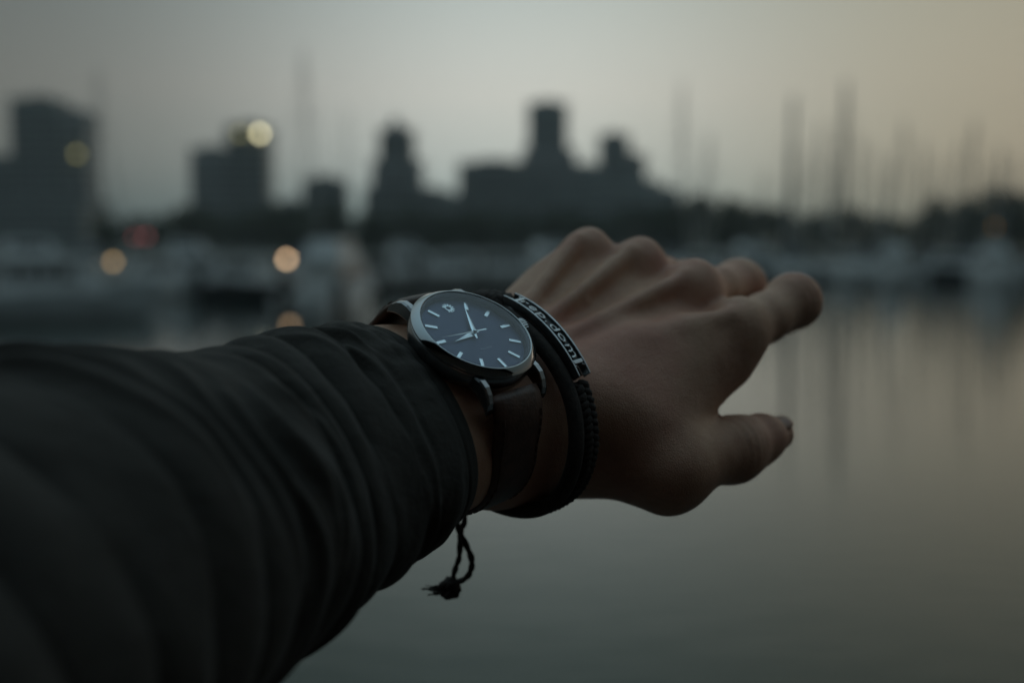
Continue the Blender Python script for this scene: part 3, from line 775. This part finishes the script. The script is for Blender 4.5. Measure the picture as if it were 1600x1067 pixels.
ampl = .0034 * (1 - .45 * np.clip((S - .07) / .05, 0, 1)) * np.clip(.75 + .75 * w5(S, T), .12, 1.6) * on
# folds that come and go, running across the quilting
ph2 = S / .0095 + 1.3 * np.sin(T + 1.2) + .8 * w6(S, T)
fold = (.5 + .5 * np.sin(2 * np.pi * ph2)) ** 1.6 * np.clip(w2_(S * 1.3 + .2, T), 0, 1)
pinch = np.exp(-(np.minimum(fr, 1 - fr) / .18) ** 2)
cuff = np.clip(1 - np.abs(S - .010) / .012, 0, 1)
disp = .0016 * np.exp(-((S - .0125) / .0050) ** 2) * (1 + .35 * w5(S * 2, T)) + ampl * (bulge - .5) + .0036 * fold * on + .0016 * w3(S, T) * (.3 + .7 * bulge) * np.clip(S / .02, 0, 1) + .0008 * pinch * w4(S, T) * on + .0005 * cuff * np.sin(T * 23 + 3 * w1(S * 2, T)) * np.clip(w5(S * 3, T) + .6, 0, 1) - .0007 * np.exp(-((S - .0062) / .0007) ** 2) - .0012 * np.exp(-((S - .021 - .001 * w4(S, T)) / .0022) ** 2)
# rounded square-free section
rad = 1 / np.sqrt((cn / rn) ** 2 + (sb_ / rb) ** 2)
rad = rad + disp
lip = np.clip(1 - S / .0022, 0, 1); rad = rad - .0015 * lip ** 2
P3 = PC[:, None, :] + rad[..., None] * (cn[..., None] * nn[:, None, :] + sb_[..., None] * bb[:, None, :])
# inner lining folded back into the cuff
inner = []
for k, (ds, dr) in enumerate(((.0004, .0030), (.004, .0038), (.012, .0042), (.022, .0044))):
    i = np.argmin(abs(sv - ds)); inner.append(PC[i][None] + (rad[i] - dr - disp[i] * .5)[:, None] * (cn[i][:, None] * nn[i] + sb_[i][:, None] * bb[i]))
P3 = np.concatenate([np.array(inner[::-1]), P3], 0)
nr_ = P3.shape[0]
I, J = np.meshgrid(np.arange(nr_ - 1), np.arange(NT), indexing='ij'); J2 = (J + 1) % NT
F = np.stack([I * NT + J, I * NT + J2, (I + 1) * NT + J2, (I + 1) * NT + J], -1).reshape(-1, 4)
M_nylon = bpy.data.materials.new('jacket_nylon'); M_nylon.use_nodes = True
nt = M_nylon.node_tree; b = nt.nodes['Principled BSDF']; L_ = nt.links
b.inputs['Base Color'].default_value = (.054, .049, .043, 1); b.inputs['Roughness'].default_value = .85; b.inputs['Specular IOR Level'].default_value = .12
b.inputs['Sheen Weight'].default_value = .06; b.inputs['Sheen Roughness'].default_value = .4
t = nt.nodes.new('ShaderNodeTexCoord'); n1 = nt.nodes.new('ShaderNodeTexNoise'); n1.inputs['Scale'].default_value = 1500; n1.inputs['Detail'].default_value = 3
n2 = nt.nodes.new('ShaderNodeTexNoise'); n2.inputs['Scale'].default_value = 180; n2.inputs['Detail'].default_value = 6; n2.inputs['Roughness'].default_value = .6
b1 = nt.nodes.new('ShaderNodeBump'); b1.inputs['Strength'].default_value = .25; b1.inputs['Distance'].default_value = .0002
b2 = nt.nodes.new('ShaderNodeBump'); b2.inputs['Strength'].default_value = .8; b2.inputs['Distance'].default_value = .0012
L_.new(t.outputs['Object'], n1.inputs['Vector']); L_.new(t.outputs['Object'], n2.inputs['Vector'])
L_.new(n1.outputs['Fac'], b1.inputs['Height']); L_.new(n2.outputs['Fac'], b2.inputs['Height']); L_.new(b1.outputs[0], b2.inputs['Normal']); L_.new(b2.outputs[0], b.inputs['Normal'])
sleeve = fast_mesh('jacket_sleeve', w2(P3.reshape(-1, 3)), F, M_nylon, person, 0)
sleeve['label'] = 'black quilted jacket sleeve with gathered cuff'

# the rest of the photographer, behind the camera (clothes and head, coarse)
def body_part(name, caps, m, h=.014, k=.05):
    P = np.array([c[0] for c in caps] + [c[1] for c in caps], float); l = P.min(0) - .22; u = P.max(0) + .22
    g = [l[i] + h * np.arange(int((u[i] - l[i]) / h)) for i in range(3)]
    X, Y, Z = np.meshgrid(*g, indexing='ij'); d = np.full(X.shape, 1.0)
    for a, b_, ra, rb in caps:
        a = np.array(a, float); w = np.array(b_, float) - a; ww = w.dot(w) + 1e-12
        x, y, z = X - a[0], Y - a[1], Z - a[2]; t = np.clip((x * w[0] + y * w[1] + z * w[2]) / ww, 0, 1)
        d = smin(d, np.sqrt((x - t * w[0]) ** 2 + (y - t * w[1]) ** 2 + (z - t * w[2]) ** 2) - (ra + t * (rb - ra)), k)
    v, f = surface_nets(d, l, h); return fast_mesh(name, v, f, m, person, 3)
zq = 1.55
body_part('jacket', [((-.09, -.27, 2.42), (-.10, -.27, 2.88), .125, .115), ((.09, -.27, 2.42), (.10, -.27, 2.88), .125, .115), ((-.16, -.26, 2.93), (.16, -.26, 2.93), .075, .075),
                     ((.19, -.26, 2.92), (.27, -.16, 2.68), .068, .056), ((.27, -.16, 2.68), (.13, -.09, 2.98), .055, .042)], M_nylon)
body_part('trousers', [((-.09, -.27, 2.40), (-.11, -.26, 2.0), .10, .075), ((-.11, -.26, 2.0), (-.12, -.28, 1.63), .072, .055), ((.09, -.27, 2.40), (.11, -.26, 2.0), .10, .075), ((.11, -.26, 2.0), (.12, -.28, 1.63), .072, .055)], mat('denim', (.02, .025, .04), .9), k=.03)
for sx in (-1, 1): body_part('shoe', [((sx * .12, -.29, 1.60), (sx * .13, -.14, 1.59), .048, .038)], mat('shoe', (.02, .02, .02), .6))
body_part('head', [((0, -.24, 2.95), (0, -.22, 3.10), .055, .055), ((0, -.20, 3.14), (0, -.20, 3.22), .078, .092), ((0, -.145, 3.09), (0, -.15, 3.14), .045, .06), ((0, -.088, 3.155), (0, -.10, 3.19), .014, .010), ((-.085, -.2, 3.15), (-.085, -.21, 3.19), .016, .02), ((.085, -.2, 3.15), (.085, -.21, 3.19), .016, .02)], M_skin, .010, .025)
body_part('hair', [((0, -.235, 3.18), (0, -.20, 3.265), .098, .085), ((0, -.255, 3.12), (0, -.24, 3.2), .078, .09)], mat('hair', (.02, .014, .01), .6), .010, .03)

# ------------------------------------------------------------------ wristwatch (own axes: x = 3 o'clock, y = 12 o'clock, z = out of the face)
XW, YW, ZW = wd(A_), wd(-B_), wd(N_)
MW = Matrix([[XW[i], YW[i], ZW[i], 0] for i in range(3)] + [[0, 0, 0, 1]])
MW.translation = Vector(w2(WATCH))
watch = empty('wristwatch'); watch.matrix_world = MW
tag(watch, 'steel wristwatch with a blue dial and brown leather strap worn on the wrist', 'wristwatch')
M_steel = mat('polished_steel', (.36, .385, .395), .06, 1.0, bump=.05, bscale=900, bdist=.00005)
M_brush = mat('brushed_steel', (.34, .35, .36), .26, 1.0, bump=.15, bscale=600, bdist=.0001)
M_dial = mat('blue_dial', (.025, .041, .084), .34, .75)
M_mark = mat('applied_steel', (.78, .88, .90), .2, 1.0)
M_ring = mat('chapter_ring', (.05, .065, .09), .35, .3)
M_leather = mat('brown_leather', (.075, .035, .022), .48, var=.35, vscale=300, bump=.6, bscale=1100, bdist=.0003)
M_edge = mat('leather_edge', (.035, .018, .012), .6)
M_thread = mat('thread', (.10, .055, .035), .8)
mm = .001
def lat(prof, n=128): return MB().lathe([(r_ * mm, z * mm) for r_, z in prof], n, True)
lat([(17.0, -2.6), (18.4, -8.2), (19.2, -7.6), (19.75, -5.5), (19.75, -2.6), (19.3, -2.0), (17.6, -2.0)]).build('case', M_brush, watch, True)
bz = lat([(17.4, -1.9), (19.85, -1.9), (20.0, -1.75), (20.0, -1.35), (19.9, -1.2), (18.0, .38), (17.85, .45), (17.65, .45), (17.5, .35), (17.4, .1)]).build('bezel', M_steel, watch, True)
lat([(16.3, -2.2), (17.38, -2.2), (17.38, .05), (17.1, .05)]).build('chapter_ring', M_ring, watch, True)
MB().lathe([(.00001, -8.6 * mm), (.0165, -8.5 * mm), (.0182, -8.2 * mm), (.0182, -7.0 * mm), (.00001, -7.0 * mm)], 64).build('case_back', M_brush, watch, True)
dial = MB().lathe([(.00001, -2.1 * mm), (.01645, -2.1 * mm), (.01645, -2.5 * mm), (.00001, -2.5 * mm)], 96).build('dial', M_dial, watch)
DZ = -2.1
def bar(r0, r1, w, ang, z0, z1, name, parent, w1=None):
    """a faceted bar from radius r0 to r1 (mm) at the clock angle ang (degrees)"""
    w1 = w if w1 is None else w1; h = z1 - z0
    v = [(-w / 2, r0, z0), (w / 2, r0, z0), (w1 / 2, r1, z0), (-w1 / 2, r1, z0), (-w / 2, r0, z0 + h * .85), (w / 2, r0, z0 + h * .85), (w1 / 2, r1, z0 + h * .85), (-w1 / 2, r1, z0 + h * .85), (0, r0 + .15, z1), (0, r1 - .15, z1)]
    c, s = math.cos(R(-ang)), math.sin(R(-ang))
    v = [((x * c - y * s) * mm, (x * s + y * c) * mm, z * mm) for x, y, z in v]
    return mesh_obj(name, v, [(0, 3, 2, 1), (0, 1, 5, 4), (2, 3, 7, 6), (0, 4, 7, 3), (1, 2, 6, 5), (4, 5, 8), (6, 7, 9), (5, 6, 9, 8), (7, 4, 8, 9)], M_mark, parent, False, True)
for h in range(1, 12): bar(11.6, 15.5, 1.05, 30 * h, DZ + .003, DZ + .45, 'hour_marker', dial)
# emblem at twelve: a toothed ring, open to the left, with a small tick
em = MB()
for k in range(11):
    a = R(150 - k * 30)
    if k == 10: continue
    c, s = math.cos(a), math.sin(a); r0, r1, w = .85, 2.05, .22
    pts = [(r0 * c + w * s, r0 * s - w * c), (r1 * c + w * s, r1 * s - w * c), (r1 * c - w * s, r1 * s + w * c), (r0 * c - w * s, r0 * s + w * c)]
    v = [(x * mm, (y + 12.6) * mm, z * mm) for z in (DZ + .003, DZ + .3) for x, y in pts]
    em.add(v, [(0, 3, 2, 1), (4, 5, 6, 7), (0, 1, 5, 4), (1, 2, 6, 5), (2, 3, 7, 6), (3, 0, 4, 7)])
em.lathe([(.78 * mm, 0), (1.15 * mm, 0), (1.15 * mm, .2 * mm), (.78 * mm, .2 * mm)], 20, True)
n0 = len(em.v) - 80
em.v = em.v[:n0] + [(x, y + 12.6 * mm, z + (DZ + .003) * mm) for x, y, z in em.v[n0:]]
em.build('emblem', M_mark, dial)
# faint line of tiny printed strokes above six
pr = MB(); M_print = mat('dial_print', (.16, .20, .26), .4)
for k in range(7):
    x = -2.2 + k * .66
    pr.box((x) * mm, (x + .42) * mm, -6.6 * mm, (-6.6 + (.75 if k in (0, 4) else .55)) * mm, (DZ + .003) * mm, (DZ + .02) * mm)
tag(pr.build('dial_print', M_print, dial), 'faint row of tiny printed marks')
def hand(ln, tail, wb, ang, z, name):
    v = [(0, ln, z), (wb / 2, 1.6, z), (.25, -tail, z), (-.25, -tail, z), (-wb / 2, 1.6, z)]
    c, s = math.cos(R(-ang)), math.sin(R(-ang)); top = []
    pts = [(x * c - y * s, x * s + y * c) for x, y, _ in v]
    cx_, cy_ = 1.5 * -s, 1.5 * c
    vv = [(x * mm, y * mm, z * mm) for x, y in pts] + [(x * mm, y * mm, (z + .10) * mm) for x, y in pts] + [(cx_ * mm, cy_ * mm, (z + .3) * mm)]
    n = 5; f = [tuple(range(n))] + [(i, (i + 1) % n, n + (i + 1) % n, n + i) for i in range(n)] + [(n + i, n + (i + 1) % n, 2 * n) for i in range(n)]
    return mesh_obj(name, vv, f, M_mark, watch, False, True)
hand(9.4, 2.2, 1.7, 262, DZ + .55, 'hour_hand')
hand(13.2, 2.8, 1.5, 25, DZ + .95, 'minute_hand')
hand(13.4, 4.6, .75, 273, DZ + 1.32, 'second_hand')
MB().lathe([(.00001, DZ * mm), (.0006, DZ * mm), (.0006, (DZ + 1.75) * mm), (.0004, (DZ + 1.95) * mm), (.00001, (DZ + 1.98) * mm)], 20).build('hand_boss', M_mark, watch, True)
# crystal: clear, with a true Fresnel reflection
M_cry = bpy.data.materials.new('crystal'); M_cry.use_nodes = True
nt = M_cry.node_tree; nt.nodes.clear()
o1 = nt.nodes.new('ShaderNodeOutputMaterial'); mx = nt.nodes.new('ShaderNodeMixShader'); tr = nt.nodes.new('ShaderNodeBsdfTransparent'); gl = nt.nodes.new('ShaderNodeBsdfGlossy'); ge = nt.nodes.new('ShaderNodeNewGeometry')
gl.inputs['Roughness'].default_value = .01; tr.inputs['Color'].default_value = (.97, .985, 1, 1)
def mth(op, a, b_=None):
    n = nt.nodes.new('ShaderNodeMath'); n.operation = op
    for i, q in enumerate((a, b_)):
        if q is None: continue
        if isinstance(q, (int, float)): n.inputs[i].default_value = q
        else: nt.links.new(q, n.inputs[i])
    return n.outputs[0]
dt = nt.nodes.new('ShaderNodeVectorMath'); dt.operation = 'DOT_PRODUCT'
nt.links.new(ge.outputs['Incoming'], dt.inputs[0]); nt.links.new(ge.outputs['Normal'], dt.inputs[1])
fz = mth('ADD', mth('MULTIPLY', mth('POWER', mth('SUBTRACT', 1.0, mth('ABSOLUTE', dt.outputs['Value'])), 5.0), .96), .04)
nt.links.new(fz, mx.inputs[0]); nt.links.new(tr.outputs[0], mx.inputs[1]); nt.links.new(gl.outputs[0], mx.inputs[2]); nt.links.new(mx.outputs[0], o1.inputs[0])
MB().lathe([(.00001, .44 * mm), (.0171, .44 * mm), (.01738, .30 * mm), (.01738, .1 * mm), (.00001, .1 * mm)], 96).build('crystal', M_cry, watch)
# lugs
def lug(sx, sy):
    v = []; f = []; x0 = 10.2; x1 = 13.0
    prof = [(14.6, -2.2, -6.4), (17.6, -2.1, -6.8), (20.0, -2.6, -7.4), (22.0, -4.0, -8.3), (23.6, -6.0, -9.4), (24.3, -7.8, -10.0)]
    for y, zt, zb in prof:
        tp = (y - 14.6) / 10
        xa = x0 + .1; xb = x1 - .5 * tp
        ring = [(xa, zb), (xb - .2, zb), (xb, zb + .4), (xb, zt - .5), (xb - .6, zt), (xa + .3, zt), (xa, zt - .3)]
        v += [(sx * x * mm, sy * y * mm, z * mm) for x, z in ring]
    n = 7
    for i in range(len(prof) - 1):
        for j in range(n): f.append((i * n + j, i * n + (j + 1) % n, (i + 1) * n + (j + 1) % n, (i + 1) * n + j))
    f += [tuple(range(n)), tuple(range((len(prof) - 1) * n, len(prof) * n))]
    o = mesh_obj('lug', v, f, M_brush, watch, False, True)
    for p in o.data.polygons: p.use_smooth = False
for sx in (-1, 1):
    for sy in (-1, 1): lug(sx, sy)
cw = MB()
for k in range(24):
    a = k * math.pi / 12; c, s = math.cos(a), math.sin(a)
    for q, (cc, sn) in enumerate(((c, s),)):
        cw.box((2.85 * c - .2) * mm, (2.85 * c + .2) * mm, (2.85 * s - .2) * mm, (2.85 * s + .2) * mm, 20.0 * mm, 22.6 * mm)
cw.lathe([(.00001, 19.4 * mm), (1.2 * mm, 19.4 * mm), (1.2 * mm, 20 * mm), (2.85 * mm, 20.02 * mm), (2.85 * mm, 22.58 * mm), (2.4 * mm, 22.9 * mm), (.00001, 23.0 * mm)], 32)
crown = cw.build('crown', M_steel, watch); crown.rotation_euler = (0, math.pi / 2, 0); crown.location = (0, 0, -4.6 * mm)
# strap: two leather bands from the lugs round under the wrist
WN, WB_, ZC = .0252, .0336, -.0335
def strap_path(sgn):
    pts = [(.0208, -.0074), (.0228, -.0082), (.0248, -.0100), (.0268, -.0130), (.0286, -.0172), (.0302, -.0220)]
    for a in np.linspace(18, -93, 20): pts.append((WB_ * math.cos(R(a)), ZC + WN * math.sin(R(a))))
    p = np.array(pts); p[:, 0] *= sgn; return p
def strap(sgn, name):
    p = strap_path(sgn); n = len(p); v = []; f = []
    L = np.concatenate([[0], np.cumsum(np.linalg.norm(np.diff(p, axis=0), axis=1))])
    for i in range(n):
        d = nrm(p[min(i + 1, n - 1)] - p[max(i - 1, 0)]); o_ = np.array([d[1], -d[0]]) * (-sgn)      # outwards
        if o_.dot(p[i] - np.array([0, ZC])) < 0: o_ = -o_
        w = .0100 - .0016 * min(1, L[i] / .07); th_ = .0029 if L[i] < .012 else .0029 - .0008 * min(1, (L[i] - .012) / .02)
        sec = [(-w, 0), (-w, th_ * .45), (-w * .93, th_ * .72), (-w * .6, th_ * .98), (0, th_), (w * .6, th_ * .98), (w * .93, th_ * .72), (w, th_ * .45), (w, 0)]
        for x, h in sec: v.append((x, p[i][0] + o_[0] * h, p[i][1] + o_[1] * h))
    m = 9
    for i in range(n - 1):
        for j in range(m): f.append((i * m + j, i * m + (j + 1) % m, (i + 1) * m + (j + 1) % m, (i + 1) * m + j))
    f += [tuple(range(m)), tuple(range((n - 1) * m, n * m))]
    o = mesh_obj(name, v, f, M_leather, watch, True, True)
    st = MB()
    for s in (-1, 1):
        q = 0.006
        while q < L[-1] - .004:
            ca = []
            for e_ in (q, q + .0011, q + .0022):
                y = np.interp(e_, L, p[:, 0]); z = np.interp(e_, L, p[:, 1]); i = min(n - 2, int(np.searchsorted(L, e_)))
                d = nrm(p[i + 1] - p[max(i - 1, 0)]); o_ = np.array([d[1], -d[0]])
                if o_.dot(np.array([y, z - ZC])) < 0: o_ = -o_
                w = .0100 - .0016 * min(1, e_ / .07); th_ = .0029 if e_ < .012 else .0029 - .0008 * min(1, (e_ - .012) / .02)
                ca.append((s * w * .80, y + o_[0] * (th_ * .88 + .0001), z + o_[1] * (th_ * .88 + .0001)))
            st.tube(ca, .00022, 5); q += .0030
    tag(st.build('stitching', M_thread, o), kind='stuff')
    return o
strap(1, 'strap'); strap(-1, 'strap')
# buckle under the wrist
bk = MB(); zb = ZC - WN - .0036
bk.tube([(-.0105, .008, zb), (.0105, .008, zb), (.0105, -.006, zb - .0005), (-.0105, -.006, zb - .0005), (-.0105, .008, zb)], .0011, 8); bk.build('buckle', M_steel, watch, True)

# ------------------------------------------------------------------ cord bracelet with engraved plate
BC = WC + A_ * .0300 - N_ * .001 + B_ * .004
XB, YB, ZB = wd(A_), wd(-B_), wd(N_)
MBm = Matrix([[XB[i], YB[i], ZB[i], 0] for i in range(3)] + [[0, 0, 0, 1]]); MBm.translation = Vector(w2(BC))
brace = empty('cord_bracelet'); brace.matrix_world = MBm
tag(brace, 'dark braided cord bracelet with a curved metal name plate, next to the watch', 'bracelet')
M_cord = mat('braided_cord', (.030, .022, .018), .85, var=.4, vscale=500, bump=.8, bscale=1800, bdist=.0004)
M_plate = mat('plate_steel', (.42, .44, .45), .22, 1.0, var=.15, vscale=250, bump=.12, bscale=500, bdist=.0002)
M_recess = mat('plate_recess', (.03, .033, .035), .4, .6, var=.3, vscale=400)
RN, RB = .0280, .0365
def xo(a): return -.0075 * (1 - math.cos(R(a + 27))) / 2      # the loop sags back under the wrist
def ring(a, off=0.0):
    """angle a (degrees): 0 = watch side, 90 = thumb side; returns (y, z) and the outward direction"""
    c, s = math.cos(R(a)), math.sin(R(a))
    y, z = -RB * s, RN * c; o_ = nrm([y / RB ** 2, z / RN ** 2])
    return np.array([y, z]) + o_ * off, o_
A0, A1 = -27.0, 30.0      # plate span
def braid(a0, a1, x, r_, name, turns):
    g = MB(); n = int(abs(a1 - a0) * 1.3) + 8
    for s in range(3):
        pts = []
        for i in range(n):
            q = i / (n - 1); a = a0 + (a1 - a0) * q; ph = 2 * math.pi * (turns * q) + s * 2.094
            p, o_ = ring(a, r_ * .9 + r_ * .62 * math.sin(2 * ph) * .8)
            pts.append((x + xo(a) + r_ * .95 * math.sin(ph), p[0], p[1]))
        g.tube(pts, r_ * .72, 7)
    return g.build(name, M_cord, brace, True)
braid(A1 + 2, 182, .0, .0021, 'braid', 13)
braid(A0 - 2, -85, .0, .0027, 'braid', 6)
braid(-85, -178, .0, .0021, 'braid', 9)
g = MB(); pts = []                                     # a smooth dark cord lying against the watch
for i in range(100):
    a = -80 + 240 * i / 99; p, o_ = ring(a, .0016); pts.append((xo(a) - .0056 + .0005 * math.sin(i * .17), p[0], p[1]))
g.tube(pts, .0025, 10); g.build('cord', M_cord, brace, True)
# plate: a curved channel with raised rims and a notch for the cord at each end
NP = 40; PW = .0029
def arc(q, off): return ring(A0 + (A1 - A0) * q, off)
def shell(x0, x1, z0, z1, q0, q1, name, m, parent, n=NP):
    v = []; f = []
    for i in range(n + 1):
        q = q0 + (q1 - q0) * i / n
        for x, z in ((x0, z0), (x1, z0), (x1, z1), (x0, z1)):
            p, o_ = arc(q, z); v.append((x + xo(A0 + (A1 - A0) * q), p[0], p[1]))
    for i in range(n):
        for j in range(4): f.append((i * 4 + j, i * 4 + (j + 1) % 4, i * 4 + 4 + (j + 1) % 4, i * 4 + 4 + j))
    f += [(0, 1, 2, 3), tuple(range(n * 4, n * 4 + 4))]
    o = mesh_obj(name, v, f, m, parent, False, True)
    bv = o.modifiers.new('b', 'BEVEL'); bv.width = .00022; bv.segments = 2; bv.limit_method = 'ANGLE'
    return o
PZ = .0030
plate = shell(-PW + .0007, PW - .0007, PZ, PZ + .0022, .13, .87, 'name_plate', M_recess, brace)
shell(-PW + .0002, PW - .0002, PZ - .0042, PZ - .0002, .02, .98, 'back_bar', M_plate, plate)
shell(-PW, -PW + .00075, PZ, PZ + .0031, 0, 1, 'rim', M_plate, plate)
shell(PW - .00075, PW, PZ, PZ + .0031, 0, 1, 'rim', M_plate, plate)
shell(-PW + .00076, PW - .00076, PZ, PZ + .0030, .105, .14, 'end_bar', M_plate, plate, 3)
shell(-PW + .00076, PW - .00076, PZ, PZ + .0030, .86, .895, 'end_bar', M_plate, plate, 3)
for x, y, rt in ((.0, .14, 0), (.0, .86, 0)):
    for s in (-1, 1):
        q = y + (-.02 if y < .5 else .02); p, o_ = arc(q + (-.045 if y < .5 else .045), PZ + .0026)
        tb = MB(); pa, _ = arc(q, PZ + .0018)
        xq = xo(A0 + (A1 - A0) * q); tb.tube([(xq + s * .0014, pa[0], pa[1]), (xq + s * .0019, p[0], p[1])], .0005, 6); tb.build('horn', M_plate, plate, True)
# raised letters, one mesh each, bent onto the plate
dg = None
word = 'rep.dom'; adv = 0.0; letters = []
for ch in word:
    cu = bpy.data.curves.new('letter', 'FONT'); cu.body = ch; cu.size = 1.0; cu.extrude = 0.0; cu.offset = 0.012
    to = bpy.data.objects.new('letter', cu); COL.objects.link(to)
    bpy.context.view_layer.update(); dg = bpy.context.evaluated_depsgraph_get()
    me = bpy.data.meshes.new_from_object(to.evaluated_get(dg)); bpy.data.objects.remove(to)
    bm = bmesh.new(); bm.from_mesh(me); bmesh.ops.remove_doubles(bm, verts=bm.verts, dist=1e-4)
    bmesh.ops.triangulate(bm, faces=bm.faces); bmesh.ops.subdivide_edges(bm, edges=[e_ for e_ in bm.edges if e_.calc_length() > .15], cuts=2, use_grid_fill=False)
    bm.to_mesh(me); bm.free()
    xs = [v.co.x for v in me.vertices]; letters.append((me, adv - min(xs), max(xs) - min(xs))); adv += max(xs) - min(xs) + .11
adv -= .11
LEN = (A1 - A0) * .70
for me, off, w in letters:
    for v in me.vertices:
        q = .155 + .69 * (v.co.x + off) / adv
        p, o_ = arc(q, PZ + .00275); v.co = (xo(A0 + (A1 - A0) * q) - .0014 + v.co.y * .0041, p[0], p[1])
    lo_ = bpy.data.objects.new('letter', me); COL.objects.link(lo_); lo_.parent = plate; me.materials.append(M_plate)
    so = lo_.modifiers.new('t', 'SOLIDIFY'); so.thickness = .0006; so.offset = 0
# hanging tie ends
g1 = MB(); K = MBm.inverted()
def loc(x, y, d): return K @ Vector(w2(px(x, y, d)))
def strand(pts, r_, g, d=.388):
    P = np.array([px(x, y, d)for x, y in pts]); P = catmull(P, np.linspace(0, len(P) - 1, 26)); P = [K @ Vector(w2(q)) for q in P]
    for s in range(2):
        tw = []
        for i, q in enumerate(P):
            a = i * .9 + s * math.pi; tw.append((q.x + r_ * .32 * math.cos(a), q.y + r_ * .32 * math.sin(a), q.z + r_ * .2 * math.cos(a + 1)))
        g.tube(tw, r_ * .75, 7)
strand([(728, 770), (726, 812), (719, 836), (718, 868), (711, 890), (707, 908)], .0010, g1)
g1.build('tie_end', M_cord, brace, True)
g1 = MB(); strand([(712, 775), (713, 812), (722, 838), (735, 866), (737, 886), (728, 903), (708, 911)], .0011, g1, .386); g1.build('tie_end', M_cord, brace, True)
kn = MB(); c = np.array(K @ Vector(w2(px(703, 919, .387)))); rg = np.random.default_rng(3)
for k in range(7):
    d = rg.normal(size=3); d = nrm(d); u = nrm(np.cross(d, rg.normal(size=3)))
    kn.tube([c + .0030 * (math.cos(a) * d + math.sin(a) * u) * (.8 + .3 * rg.random()) for a in np.linspace(0, 5.6, 16)], .0011, 7)
kn.build('tie_knot', M_cord, brace, True)
fy = MB()
for k in range(16):
    e = (668 + rg.normal() * 7, 921 + rg.normal() * 4, .387 + rg.normal() * .001)
    a = np.array(loc(698, 919 + rg.normal() * 3, .387)); b_ = np.array(loc(*e)); m_ = (a + b_) / 2 + rg.normal(size=3) * .0006
    fy.tube([a, m_, b_], [.0004, .0003, .00012], 5)
tag(fy.build('frayed_end', M_cord, brace, True), kind='stuff')
